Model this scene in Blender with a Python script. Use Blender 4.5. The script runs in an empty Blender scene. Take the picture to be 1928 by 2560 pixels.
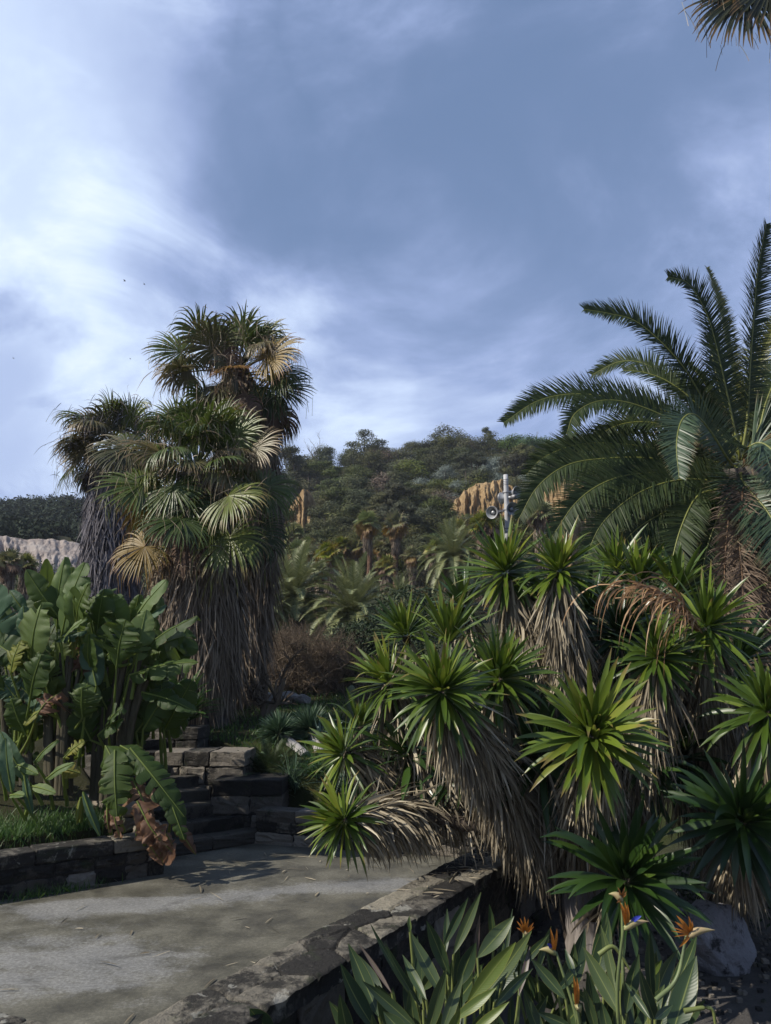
import bpy, math, numpy as np
from mathutils import Vector
sc = bpy.context.scene
COL = sc.collection
rng = np.random.default_rng(7)
UP = np.array([0., 0., 1.])

# ------------------------------------------------------------------ camera
PITCH = math.radians(11.75); F = 1923.0; CH = 2.2
cam = bpy.data.objects.new('camera', bpy.data.cameras.new('camera'))
COL.objects.link(cam); sc.camera = cam
cam.location = (0, 0, CH)
cam.rotation_euler = (math.pi/2 + PITCH, 0, 0)
cam.data.sensor_fit = 'VERTICAL'; cam.data.sensor_height = 36.0
cam.data.lens = 36.0*F/2560.0
cam.data.clip_start = 0.05; cam.data.clip_end = 3000

def ray(x, y):
    a, v = x-964.0, 1280.0-y
    return np.array([a, F*math.cos(PITCH)-v*math.sin(PITCH), F*math.sin(PITCH)+v*math.cos(PITCH)])
def P(x, y, d):
    """point seen at photo pixel (x, y), d metres in front of the camera along the ground"""
    r = ray(x, y); return np.array([r[0]/r[1]*d, d, CH + r[2]/r[1]*d])

# ------------------------------------------------------------------ light
SUN_AZ = math.radians(251)     # compass angle from +Y towards +X
SUN_EL = math.radians(41)
sund = np.array([math.sin(SUN_AZ)*math.cos(SUN_EL), math.cos(SUN_AZ)*math.cos(SUN_EL), math.sin(SUN_EL)])
sl = bpy.data.lights.new('sun', 'SUN'); sl.energy = 5.0; sl.angle = math.radians(0.6); sl.color = (1.0, 0.93, 0.82)
so = bpy.data.objects.new('sun', sl); COL.objects.link(so)
so.rotation_euler = Vector(-sund).to_track_quat('-Z', 'Y').to_euler()
sc.view_settings.view_transform = 'Standard'; sc.view_settings.look = 'None'
sc.view_settings.exposure = 0.12; sc.view_settings.gamma = 1.0
sc.cycles.max_bounces = 5; sc.cycles.transparent_max_bounces = 6
sc.cycles.use_denoising = True

class NT:
    def __init__(s, tree): s.t = tree; s.n = tree.nodes; s.l = tree.links; s.n.clear()
    def node(s, typ, **kw):
        nd = s.n.new(typ)
        for k, v in kw.items():
            if k.startswith('i_'):
                nd.inputs[k[2:].replace('_', ' ')].default_value = v
            else: setattr(nd, k, v)
        return nd
    def link(s, a, b): s.l.new(a, b)
    def set(s, inp, v):
        if hasattr(v, 'is_linked') or isinstance(v, bpy.types.NodeSocket): s.l.new(v, inp)
        else: inp.default_value = v
    def math(s, op, a, b=0.0, c=None, clamp=False):
        m = s.n.new('ShaderNodeMath'); m.operation = op; m.use_clamp = clamp
        s.set(m.inputs[0], a); s.set(m.inputs[1], b)
        if c is not None: s.set(m.inputs[2], c)
        return m.outputs[0]
    def vmath(s, op, a, b=(0, 0, 0)):
        m = s.n.new('ShaderNodeVectorMath'); m.operation = op
        s.set(m.inputs[0], a); s.set(m.inputs[1], b)
        return m.outputs['Value'] if op in ('DOT_PRODUCT', 'LENGTH', 'DISTANCE') else m.outputs[0]
    def mix(s, f, a, b, blend='MIX'):
        m = s.n.new('ShaderNodeMix'); m.data_type = 'RGBA'; m.blend_type = blend; m.clamp_factor = True
        s.set(m.inputs[0], f); s.set(m.inputs[6], c4(a)); s.set(m.inputs[7], c4(b))
        return m.outputs[2]
    def noise(s, vec, scale, detail=4, rough=0.55, dist=0.0):
        m = s.n.new('ShaderNodeTexNoise'); 
        if vec is not None: s.l.new(vec, m.inputs['Vector'])
        m.inputs['Scale'].default_value = scale; m.inputs['Detail'].default_value = detail
        m.inputs['Roughness'].default_value = rough; m.inputs['Distortion'].default_value = dist
        return m.outputs['Fac']
    def ramp(s, f, stops, interp='LINEAR'):
        m = s.n.new('ShaderNodeValToRGB'); cr = m.color_ramp; cr.interpolation = interp
        while len(cr.elements) < len(stops): cr.elements.new(0.5)
        for e, (p, c) in zip(cr.elements, stops):
            e.position = p; e.color = c4(c)
        s.l.new(f, m.inputs[0]); return m.outputs[0]
    def smooth(s, f, a, b):
        m = s.n.new('ShaderNodeMapRange'); m.interpolation_type = 'SMOOTHSTEP'
        s.set(m.inputs[0], f); m.inputs[1].default_value = a; m.inputs[2].default_value = b
        return m.outputs[0]
def c4(c):
    if isinstance(c, bpy.types.NodeSocket): return c
    if isinstance(c, (int, float)): return (c, c, c, 1)
    return tuple(c) if len(c) == 4 else (c[0], c[1], c[2], 1)

# ------------------------------------------------------------------ sky
w = bpy.data.worlds.new('World'); sc.world = w; w.use_nodes = True
g = NT(w.node_tree)
out = g.node('ShaderNodeOutputWorld'); bg = g.node('ShaderNodeBackground'); g.link(bg.outputs[0], out.inputs[0])
bg.inputs[1].default_value = 0.1
sky = g.node('ShaderNodeTexSky'); sky.sky_type = 'NISHITA'; sky.sun_disc = False
sky.sun_elevation = SUN_EL; sky.sun_rotation = SUN_AZ; sky.air_density = 1.0; sky.dust_density = 1.0; sky.ozone_density = 2.0
tc = g.node('ShaderNodeTexCoord'); D = tc.outputs['Generated']
def lobe(px, py, inner, outer, dvec=None):
    r = ray(px, py); r = r/np.linalg.norm(r)
    d = g.vmath('DOT_PRODUCT', dvec or D, tuple(r))
    return g.smooth(d, math.cos(math.radians(outer)), math.cos(math.radians(inner)))
# warp directions so that the cloud edges are ragged
nz = g.node('ShaderNodeTexNoise'); g.link(D, nz.inputs['Vector'])
nz.inputs['Scale'].default_value = 3.0; nz.inputs['Detail'].default_value = 6; nz.inputs['Roughness'].default_value = 0.55
wv = g.vmath('SCALE', g.vmath('SUBTRACT', nz.outputs['Color'], (0.5, 0.5, 0.5))); wv.node.inputs['Scale'].default_value = 0.34
DW = g.vmath('NORMALIZE', g.vmath('ADD', D, wv))
bank = None
for (px, py, i, o, k) in [(-350, 250, 6, 27, .95), (-150, 700, 3, 23, .9), (180, 860, 0, 16, .66), (430, 780, 0, 14, .30), (0, 60, 2, 16, .75), (-900, 400, 18, 36, 1.0),
                          (930, 60, 0, 8, .30), (450, 130, 0, 12, .32), (1900, 330, 0, 9, .30), (1640, 560, 0, 9, .22), (2350, 500, 5, 26, .35), (850, 1020, 0, 13, .36), (600, 980, 0, 13, .34), (300, 1150, 1, 12, .45), (1200, 900, 0, 14, .25)]:
    l = g.math('MULTIPLY', lobe(px, py, i, o, DW), k)
    bank = l if bank is None else g.math('MAXIMUM', bank, l)
gray = lobe(-30, 1080, 1, 9, DW); gray2 = lobe(20, 900, 0, 6, DW)
elev = g.node('ShaderNodeSeparateXYZ'); g.link(D, elev.inputs[0]); ez = elev.outputs[2]
lowv = g.smooth(ez, 0.62, 0.12)
mp = g.node('ShaderNodeMapping'); mp.inputs['Scale'].default_value = (2.0, 2.6, 3.4); mp.inputs['Rotation'].default_value = (0.2, 0.5, 0.5)
g.link(D, mp.inputs[0])
wisp = g.noise(mp.outputs[0], 1.5, 9, 0.58, 0.5)
wisp = g.smooth(wisp, 0.36, 0.80)
veil = g.math('MULTIPLY', wisp, g.math('ADD', g.math('MULTIPLY', lowv, 0.22), 0.34))
mask = g.math('ADD', g.math('MULTIPLY', bank, g.math('ADD', 0.74, g.math('MULTIPLY', wisp, 0.34))), g.math('ADD', veil, g.math('MULTIPLY', lowv, 0.22)), clamp=True)
mask = g.math('SUBTRACT', mask, g.math('MULTIPLY', g.math('MAXIMUM', gray, gray2), 0.42), clamp=True)
greyblue = g.mix(g.math('MULTIPLY', lowv, 0.6), (1.72, 2.62, 4.6), (2.9, 4.05, 7.0))
base = g.mix(0.22, greyblue, sky.outputs[0])
cloudc = g.ramp(mask, [(0.0, (2.0, 2.7, 4.8)), (0.45, (4.2, 5.2, 8.3)), (0.8, (6.6, 7.9, 10.2)), (1.0, (8.2, 9.3, 10.8))])
g.link(g.mix(g.smooth(mask, 0.0, 0.85), base, cloudc), bg.inputs[0])

# ------------------------------------------------------------------ materials
def newmat(name):
    m = bpy.data.materials.new(name); m.use_nodes = True
    return m, NT(m.node_tree)
def finish(g, col, rough=0.5, spec=0.5, bump=None, bstr=0.3, bdist=0.02, trans=0.0, tcol=None, metal=0.0):
    o = g.node('ShaderNodeOutputMaterial'); p = g.node('ShaderNodeBsdfPrincipled')
    g.set(p.inputs['Base Color'], c4(col)); g.set(p.inputs['Roughness'], rough)
    p.inputs['Specular IOR Level'].default_value = spec; p.inputs['Metallic'].default_value = metal
    if bump is not None:
        b = g.node('ShaderNodeBump'); b.inputs['Strength'].default_value = bstr; b.inputs['Distance'].default_value = bdist
        g.link(bump, b.inputs['Height']); g.link(b.outputs[0], p.inputs['Normal'])
    if trans > 0:
        tr = g.node('ShaderNodeBsdfTranslucent'); g.set(tr.inputs[0], c4(tcol if tcol is not None else col))
        mx = g.node('ShaderNodeMixShader'); mx.inputs[0].default_value = trans
        g.link(p.outputs[0], mx.inputs[1]); g.link(tr.outputs[0], mx.inputs[2]); g.link(mx.outputs[0], o.inputs[0])
    else: g.link(p.outputs[0], o.inputs[0])
    return o
def attr(g, n):
    a = g.node('ShaderNodeAttribute'); a.attribute_name = n; return a.outputs['Fac']
def leafmat(name, stops, tip=None, tip0=0.8, rough=0.4, trans=0.2, spec=0.5, nscale=3.0, objvar=0.0, basec=None):
    m, g = newmat(name)
    r = attr(g, 'rnd'); t = attr(g, 't')
    tc = g.node('ShaderNodeTexCoord'); n = g.noise(tc.outputs['Object'], nscale, 3)
    f = g.math('ADD', g.math('MULTIPLY', r, 0.72), g.math('MULTIPLY', n, 0.28))
    col = g.ramp(f, stops)
    if basec is not None: col = g.mix(g.smooth(t, 0.12, 0.0), col, basec)
    if tip is not None:
        tf = g.math('MULTIPLY', g.smooth(g.math('ADD', t, g.math('MULTIPLY', g.math('SUBTRACT', r, .5), 0.3)), tip0, tip0+0.15), 0.85)
        col = g.mix(tf, col, tip)
    if objvar > 0:
        oi = g.node('ShaderNodeObjectInfo'); hs = g.node('ShaderNodeHueSaturation')
        g.link(col, hs.inputs['Color'])
        g.link(g.math('ADD', 1-objvar, g.math('MULTIPLY', oi.outputs['Random'], 2*objvar)), hs.inputs['Value'])
        rr = g.math('FRACT', g.math('MULTIPLY', oi.outputs['Random'], 7.31))
        g.link(g.math('ADD', 0.468, g.math('MULTIPLY', rr, 0.055)), hs.inputs['Hue'])
        g.link(g.math('ADD', 0.62, g.math('MULTIPLY', g.math('FRACT', g.math('MULTIPLY', oi.outputs['Random'], 13.7)), 0.6)), hs.inputs['Saturation'])
        col = hs.outputs[0]
    finish(g, col, rough, spec, trans=trans)
    return m
def barkmat(name, c1, c2, scale=14, stretch=(1, 1, .25), rough=.9, bstr=.8, ringed=False):
    m, g = newmat(name); tc = g.node('ShaderNodeTexCoord'); mp = g.node('ShaderNodeMapping')
    mp.inputs['Scale'].default_value = stretch; g.link(tc.outputs['Object'], mp.inputs[0])
    n = g.noise(mp.outputs[0], scale, 6, .65, .4)
    h = n
    if ringed:
        wv = g.node('ShaderNodeTexWave'); wv.bands_direction = 'Z'; wv.inputs['Scale'].default_value = 3.2; wv.inputs['Distortion'].default_value = 3
        g.link(tc.outputs['Object'], wv.inputs[0]); h = g.math('ADD', n, g.math('MULTIPLY', wv.outputs['Fac'], .4))
    finish(g, g.ramp(n, [(0.3, c1), (0.7, c2)]), rough, .2, h, bstr, .03)
    return m

M = {}
M['fan'] = leafmat('fan_leaf', [(0, (.026, .045, .010)), (.4, (.060, .092, .016)), (.75, (.11, .145, .024)), (1, (.18, .185, .035))], tip=(.18, .13, .04), tip0=.84, rough=.42, trans=.24)
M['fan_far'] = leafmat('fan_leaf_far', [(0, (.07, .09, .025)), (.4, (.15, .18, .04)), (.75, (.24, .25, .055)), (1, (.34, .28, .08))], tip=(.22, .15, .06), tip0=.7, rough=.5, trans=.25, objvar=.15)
M['fan_dull'] = leafmat('fan_leaf_dull', [(0, (.035, .042, .018)), (.5, (.085, .085, .03)), (1, (.17, .13, .05))], tip=(.20, .14, .07), tip0=.74, rough=.45, trans=.15)
M['fan_shade_tone'] = leafmat('fan_leaf_shade_tone', [(0, (.012, .022, .012)), (.5, (.025, .035, .018)), (1, (.05, .05, .025))], tip=(.16, .10, .04), tip0=.74, rough=.5, trans=.08)  # fan leaf with shade painted into its colour, for fronds silhouetted from below
M['fan_yellow'] = leafmat('fan_leaf_yellowing', [(0, (.13, .10, .015)), (.5, (.26, .16, .02)), (1, (.34, .20, .04))], tip=(.22, .11, .05), tip0=.7, rough=.5, trans=.3)
M['dead_fan'] = leafmat('dead_fan_leaf', [(0, (.07, .045, .032)), (.5, (.15, .10, .072)), (1, (.24, .16, .11))], rough=.8, trans=.1, spec=.2)
M['skirt'] = leafmat('thatch', [(0, (.055, .041, .030)), (.35, (.15, .115, .082)), (.7, (.28, .225, .165)), (1, (.50, .42, .32))], rough=.8, trans=.06, spec=.25, nscale=1.2)
M['skirt_grey'] = leafmat('thatch_grey', [(0, (.055, .05, .06)), (.5, (.15, .14, .155)), (1, (.26, .245, .26))], rough=.8, trans=.05, spec=.25, nscale=1.2)
M['skirt_core'] = barkmat('thatch_core', (.012, .009, .007), (.05, .038, .03), 20)
M['petiole'] = leafmat('petiole', [(0, (.05, .05, .02)), (.5, (.10, .07, .025)), (1, (.16, .10, .04))], rough=.5, trans=0)
M['phoenix'] = leafmat('date_leaflet', [(0, (.016, .030, .012)), (.5, (.034, .055, .018)), (1, (.072, .092, .028))], tip=(.12, .11, .04), tip0=.9, rough=.55, trans=.16, spec=.3)
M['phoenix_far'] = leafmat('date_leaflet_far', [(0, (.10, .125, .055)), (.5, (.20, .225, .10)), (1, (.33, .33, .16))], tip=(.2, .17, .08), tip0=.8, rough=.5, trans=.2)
M['phoenix_yellow'] = leafmat('date_leaflet_yellow', [(0, (.06, .08, .02)), (.5, (.12, .13, .03)), (1, (.2, .17, .05))], rough=.42, trans=.3)
M['phoenix_blue'] = leafmat('date_leaflet_glaucous', [(0, (.035, .065, .038)), (.5, (.065, .105, .058)), (1, (.11, .155, .085))], tip=(.19, .16, .08), tip0=.8, rough=.42, trans=.2)
M['phoenix_dead'] = leafmat('date_leaflet_dead', [(0, (.07, .05, .038)), (.5, (.19, .14, .10)), (1, (.36, .27, .20))], rough=.8, trans=.08, spec=.2)
M['rachis'] = leafmat('rachis', [(0, (.11, .14, .03)), (1, (.22, .22, .05))], rough=.45, trans=0)
M['rachis_dead'] = leafmat('rachis_dead', [(0, (.16, .09, .04)), (1, (.25, .15, .08))], rough=.6, trans=0)
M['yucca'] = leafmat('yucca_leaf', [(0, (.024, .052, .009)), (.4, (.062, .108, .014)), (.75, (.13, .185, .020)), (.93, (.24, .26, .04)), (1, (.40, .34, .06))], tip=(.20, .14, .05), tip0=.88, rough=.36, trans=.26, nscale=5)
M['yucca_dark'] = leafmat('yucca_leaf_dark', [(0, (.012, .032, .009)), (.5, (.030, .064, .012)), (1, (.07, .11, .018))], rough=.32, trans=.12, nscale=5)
M['yucca_dead'] = leafmat('yucca_dead_leaf', [(0, (.07, .057, .038)), (.35, (.20, .165, .11)), (.7, (.39, .335, .235)), (1, (.60, .53, .39))], rough=.6, trans=.1, spec=.35, nscale=1.5)
M['yucca_rust'] = leafmat('yucca_rust_leaf', [(0, (.16, .085, .035)), (.5, (.30, .17, .08)), (1, (.45, .29, .16))], rough=.55, trans=.12, spec=.35)
M['drac'] = leafmat('glaucous_blade', [(0, (.03, .06, .035)), (.5, (.06, .11, .06)), (1, (.12, .18, .10))], rough=.5, trans=.1)
M['fern'] = leafmat('fern_leaflet', [(0, (.02, .05, .01)), (.5, (.04, .10, .015)), (1, (.09, .15, .03))], rough=.4, trans=.25)
M['agave'] = leafmat('agave_blade', [(0, (.05, .09, .08)), (1, (.13, .19, .17))], rough=.55, trans=.05)
M['grass'] = leafmat('grass_blade', [(0, (.02, .055, .008)), (.5, (.045, .115, .015)), (1, (.11, .17, .03))], rough=.5, trans=.25)
M['pine'] = leafmat('pine_foliage', [(0, (.030, .040, .015)), (.5, (.072, .086, .030)), (1, (.14, .145, .055))], rough=.7, trans=.12, spec=.2, objvar=.3)
M['oliveleaf'] = leafmat('scrub_foliage', [(0, (.045, .055, .018)), (.5, (.10, .112, .036)), (1, (.19, .175, .065))], rough=.7, trans=.15, spec=.2, objvar=.3)
M['bright'] = leafmat('bright_foliage', [(0, (.025, .06, .012)), (.5, (.055, .12, .022)), (1, (.11, .18, .04))], rough=.6, trans=.2, spec=.2, objvar=.15)
M['silver'] = leafmat('silver_foliage', [(0, (.10, .13, .11)), (.5, (.2, .24, .21)), (1, (.34, .38, .33))], rough=.7, trans=.05, spec=.2)
M['brownscrub'] = leafmat('brown_scrub', [(0, (.06, .048, .028)), (.5, (.15, .11, .065)), (1, (.26, .18, .11))], rough=.8, trans=.05, spec=.1, objvar=.2)
M['farwood'] = leafmat('far_wood_foliage', [(0, (.012, .02, .014)), (.5, (.026, .038, .022)), (1, (.05, .062, .035))], rough=.8, trans=.05, spec=.1)
M['twig'] = leafmat('twig', [(0, (.045, .035, .026)), (.5, (.12, .092, .066)), (1, (.25, .195, .14))], rough=.8, trans=0, spec=.2)
M['twig_grey'] = leafmat('twig_grey', [(0, (.09, .075, .07)), (1, (.2, .17, .15))], rough=.8, trans=0, spec=.2)
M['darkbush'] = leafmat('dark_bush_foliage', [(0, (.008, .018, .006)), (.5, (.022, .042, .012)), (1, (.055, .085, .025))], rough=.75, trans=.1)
M['bark'] = barkmat('rough_bark', (.03, .024, .018), (.12, .095, .075))
M['bark_grey'] = barkmat('grey_bark', (.13, .115, .10), (.34, .30, .27), 9)
M['bark_white'] = barkmat('pale_ringed_bark', (.24, .23, .22), (.42, .40, .38), 5, (1, 1, .6), .8, .4, True)
M['bark_palm'] = barkmat('palm_trunk_bark', (.05, .03, .02), (.19, .11, .07), 7, (1, 1, .5), .9, .9, True)
M['boots'] = barkmat('cut_leaf_bases', (.035, .03, .028), (.16, .14, .125), 8, (1, 1, .6), .9, 1.0)

def banana_mat(name, stops, tcol):
    m, g = newmat(name)
    t = attr(g, 't'); c = attr(g, 'c'); r = attr(g, 'rnd')
    tc = g.node('ShaderNodeTexCoord'); n = g.noise(tc.outputs['Object'], 2.2, 5)
    col = g.ramp(g.math('ADD', g.math('MULTIPLY', r, .6), g.math('MULTIPLY', n, .4)), stops)
    vein = g.math('SINE', g.math('MULTIPLY', g.math('SUBTRACT', t, g.math('MULTIPLY', c, .09)), 330.0))
    col = g.mix(g.math('MULTIPLY', g.smooth(vein, .2, 1.0), .35), col, g.mix(.5, col, tcol))
    mid = g.smooth(c, -0.01, -0.5)
    col = g.mix(mid, col, (.20, .26, .06))
    edge = g.smooth(g.math('ADD', c, g.math('MULTIPLY', g.noise(tc.outputs['Object'], 6, 3), .35)), 1.14, 1.26)
    col = g.mix(g.math('MULTIPLY', edge, .8), col, (.22, .13, .06))
    finish(g, col, .5, .3, vein, .22, .01, trans=.34, tcol=g.mix(.5, col, tcol))
    return m
M['banana'] = banana_mat('paddle_leaf', [(0, (.018, .040, .015)), (.5, (.038, .074, .018)), (1, (.095, .135, .026))], (.20, .26, .03))
M['banana_light'] = banana_mat('paddle_leaf_light', [(0, (.06, .105, .04)), (.5, (.10, .155, .05)), (1, (.16, .21, .07))], (.22, .30, .05))
M['banana_shiny'] = banana_mat('paddle_leaf_glaucous', [(0, (.04, .085, .05)), (.5, (.07, .13, .075)), (1, (.12, .19, .11))], (.12, .2, .06))
M['banana_dead'] = banana_mat('paddle_leaf_dead', [(0, (.10, .052, .03)), (.5, (.21, .12, .075)), (1, (.34, .23, .14))], (.3, .16, .08))
M['banana_yellow'] = banana_mat('paddle_leaf_yellow', [(0, (.10, .13, .02)), (.5, (.18, .19, .03)), (1, (.30, .24, .07))], (.3, .28, .04))
def reg_mat(name, stops, edgecol):
    m, g = newmat(name)
    t = attr(g, 't'); c = attr(g, 'c'); r = attr(g, 'rnd')
    tc = g.node('ShaderNodeTexCoord'); n = g.noise(tc.outputs['Object'], 7, 5)
    col = g.ramp(g.math('ADD', g.math('MULTIPLY', r, .65), g.math('MULTIPLY', n, .35)), stops)
    ac = g.math('ABSOLUTE', c)
    vein = g.math('SINE', g.math('MULTIPLY', g.math('SUBTRACT', t, g.math('MULTIPLY', ac, .12)), 150.0))
    col = g.mix(g.smooth(ac, .10, .0), col, (.17, .20, .06))
    col = g.mix(g.math('MULTIPLY', g.smooth(g.math('ADD', ac, g.math('MULTIPLY', n, .25)), 1.04, 1.14), .6), col, edgecol)
    finish(g, col, .42, .45, vein, .06, .004, trans=.14)
    return m
M['regina'] = reg_mat('strap_leaf', [(0, (.018, .038, .017)), (.5, (.038, .066, .026)), (1, (.085, .115, .042))], (.24, .24, .05))
M['regina_yellow'] = reg_mat('strap_leaf_yellowing', [(0, (.06, .10, .02)), (.5, (.11, .15, .03)), (1, (.2, .2, .04))], (.42, .36, .05))
M['regina_dead'] = reg_mat('strap_leaf_dead', [(0, (.06, .045, .04)), (1, (.17, .13, .11))], (.1, .08, .07))
def plain(name, c, rough=.5, metal=0, trans=0, bump=None, spec=.5, c2=None, sc_=12):
    m, g = newmat(name); tc = g.node('ShaderNodeTexCoord'); n = g.noise(tc.outputs['Object'], sc_, 4)
    c2 = c2 or tuple(v*.75 for v in c)
    finish(g, g.ramp(n, [(.3, c2), (.7, c)]), rough, spec, n if bump else None, bump or .1, .01, trans=trans, metal=metal)
    return m
M['orange'] = plain('orange_sepal', (.62, .24, .03), .45, trans=.3, c2=(.38, .12, .02), sc_=60)
M['orange_dry'] = plain('dry_orange_sepal', (.45, .2, .05), .6, trans=.2, c2=(.15, .05, .02), sc_=40)
M['blue'] = plain('blue_petal', (.04, .06, .42), .4, trans=.1)
M['spathe'] = plain('spathe_green_pink', (.5, .32, .2), .45, trans=.1, c2=(.25, .3, .1), sc_=9)
M['stemg'] = plain('flower_stem', (.16, .20, .07), .5, c2=(.09, .12, .05))
M['whitepole'] = plain('painted_steel', (.50, .50, .50), .5, c2=(.40, .40, .41), sc_=4)
M['horn'] = plain('horn_metal', (.42, .43, .44), .42, c2=(.3, .31, .32), metal=.35, sc_=9)
M['hornd'] = plain('driver_metal', (.22, .22, .23), .5, metal=.5)
M['cactus'] = plain('cactus_skin', (.16, .18, .09), .7, c2=(.10, .12, .06), bump=.5, sc_=40)
M['opuntia'] = plain('prickly_pear_pad', (.2, .28, .16), .6, c2=(.12, .2, .10), sc_=10)
M['birdm'] = plain('gull_feathers', (.10, .10, .11), .8)
M['stake'] = plain('weathered_stake', (.2, .13, .10), .8)

def stonemat(name, stops, dark=(.016, .015, .014), darkamt=.5, pale=None, scale=3.0, bstr=.9, moss=0.0):
    m, g = newmat(name); r = attr(g, 'rnd')
    tc = g.node('ShaderNodeTexCoord'); O = tc.outputs['Object']
    big = g.noise(O, scale, 8, .62, .3); fine = g.noise(O, 38, 7, .7); mid = g.noise(O, 11, 6, .65)
    col = g.ramp(g.math('ADD', g.math('MULTIPLY', r, .7), g.math('MULTIPLY', mid, .3)), stops)
    col = g.mix(g.math('MULTIPLY', fine, .7), col, g.mix(.62, col, (0.01, .01, .01)), 'MIX')
    dm = g.smooth(g.math('ADD', g.math('MULTIPLY', big, .7), g.math('ADD', g.math('MULTIPLY', mid, .35), g.math('ADD', g.math('MULTIPLY', g.math('SUBTRACT', fine, .5), .22), g.math('MULTIPLY', g.math('SUBTRACT', r, .5), -.30)))), .60-darkamt*.22, .73-darkamt*.22)
    col = g.mix(g.math('MULTIPLY', dm, .9), col, dark)
    if pale is not None:
        pm = g.smooth(g.math('ADD', g.noise(O, 4.3, 7, .6, .6), g.math('MULTIPLY', fine, .12)), .66, .72)
        col = g.mix(g.math('MULTIPLY', pm, .8), col, pale)
    if moss > 0:
        mm = g.smooth(g.noise(O, 6.1, 6, .6), .55, .68); col = g.mix(g.math('MULTIPLY', mm, moss), col, (.03, .05, .012))
    h = g.math('ADD', g.math('MULTIPLY', mid, .8), g.math('MULTIPLY', fine, .5))
    finish(g, col, .88, .25, h, bstr, .03)
    return m
M['stone'] = stonemat('weathered_block', [(0, (.12, .11, .09)), (.5, (.22, .195, .16)), (1, (.34, .295, .235))], darkamt=.38, moss=.3)
M['stone_dark'] = stonemat('blackened_block', [(0, (.045, .041, .036)), (.6, (.105, .092, .076)), (1, (.32, .29, .25))], darkamt=.65, moss=.35)
M['coping'] = stonemat('lichened_coping', [(0, (.06, .054, .046)), (.4, (.13, .118, .10)), (.75, (.25, .225, .175)), (1, (.42, .38, .29))], darkamt=.80, pale=(.30, .29, .25), scale=4, bstr=1.0, moss=.25)
M['coping_warm'] = stonemat('sandy_coping', [(0, (.15, .13, .10)), (1, (.36, .31, .24))], darkamt=.3, pale=(.4, .37, .3), moss=.35)
M['mortar'] = stonemat('dark_mortar', [(0, (.02, .018, .016)), (1, (.05, .045, .04))], darkamt=.5)
M['step'] = stonemat('damp_step', [(0, (.045, .04, .035)), (1, (.10, .09, .075))], darkamt=.6, moss=.3)
M['rockpale'] = stonemat('pale_rock', [(0, (.2, .19, .18)), (1, (.4, .38, .35))], darkamt=.25)
M['boulder'] = stonemat('grey_boulder', [(0, (.20, .20, .21)), (1, (.38, .37, .38))], darkamt=.3, pale=(.36, .36, .37), scale=5)

def floor_mat():
    m, g = newmat('stained_concrete'); tc = g.node('ShaderNodeTexCoord'); O = tc.outputs['Object']
    mp = g.node('ShaderNodeMapping'); mp.inputs['Rotation'].default_value = (0, 0, math.radians(-12)); mp.inputs['Scale'].default_value = (.55, 1.15, 1)
    g.link(O, mp.inputs[0])
    a = g.noise(mp.outputs[0], .9, 9, .62, .6); b = g.noise(O, 2.2, 7, .6, .3); f = g.noise(O, 34, 8, .8); f2 = g.noise(O, 110, 4, .8); f3 = g.noise(O, 7, 8, .7)
    col = g.ramp(b, [(.28, (.070, .066, .048)), (.5, (.145, .137, .103)), (.70, (.225, .215, .17))])
    # warm damp band and a green film along the parapet side
    sx = g.node('ShaderNodeSeparateXYZ'); g.link(O, sx.inputs[0])
    side = g.math('SUBTRACT', g.math('MULTIPLY', sx.outputs[0], .877), g.math('MULTIPLY', sx.outputs[1], .48))   # grows towards the parapet
    grn = g.math('MULTIPLY', g.smooth(g.math('ADD', side, g.math('MULTIPLY', b, 1.4)), -3.5, -2.1), g.smooth(g.noise(O, .8, 5), .38, .62))
    col = g.mix(g.math('MULTIPLY', grn, .7), col, (.15, .15, .07))
    # pale dried-lime patches: two bands across plus noise
    band = g.math('SUBTRACT', sx.outputs[1], g.math('MULTIPLY', sx.outputs[0], .25))
    b1 = g.smooth(g.math('ABSOLUTE', g.math('SUBTRACT', band, 8.75)), .55, .0)
    b2 = g.math('MULTIPLY', g.smooth(g.math('ABSOLUTE', g.math('SUBTRACT', band, 7.0)), 1.3, .1), g.smooth(sx.outputs[0], -.9, -2.2))
    pm = g.math('ADD', a, g.math('MULTIPLY', g.math('MAXIMUM', b1, b2), .24))
    pm = g.math('ADD', pm, g.math('MULTIPLY', b, .12))
    pm = g.smooth(g.math('ADD', pm, g.math('ADD', g.math('MULTIPLY', g.math('SUBTRACT', f, .5), .22), g.math('MULTIPLY', g.math('SUBTRACT', f3, .5), .35))), .66, .84)
    col = g.mix(g.math('MULTIPLY', pm, .7), col, (.34, .34, .33))
    dk = g.smooth(g.noise(O, 1.3, 8, .7, .5), .50, .66)
    col = g.mix(g.math('MULTIPLY', dk, .6), col, (.05, .046, .036))
    col = g.mix(g.smooth(f, .42, .66), g.mix(.45, col, (.015, .014, .012)), col)
    col = g.mix(g.math('MULTIPLY', g.smooth(f3, .52, .7), .35), col, g.mix(.7, col, (.02, .018, .014)))
    col = g.mix(g.math('MULTIPLY', g.smooth(f2, .60, .72), .5), col, (.42, .40, .36))
    rough = g.ramp(b, [(.3, (.45,)*3), (.6, (.8,)*3)])
    finish(g, col, rough, .4, g.math('ADD', f, g.math('MULTIPLY', f2, .7)), .5, .012)
    return m
M['floor'] = floor_mat()
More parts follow.
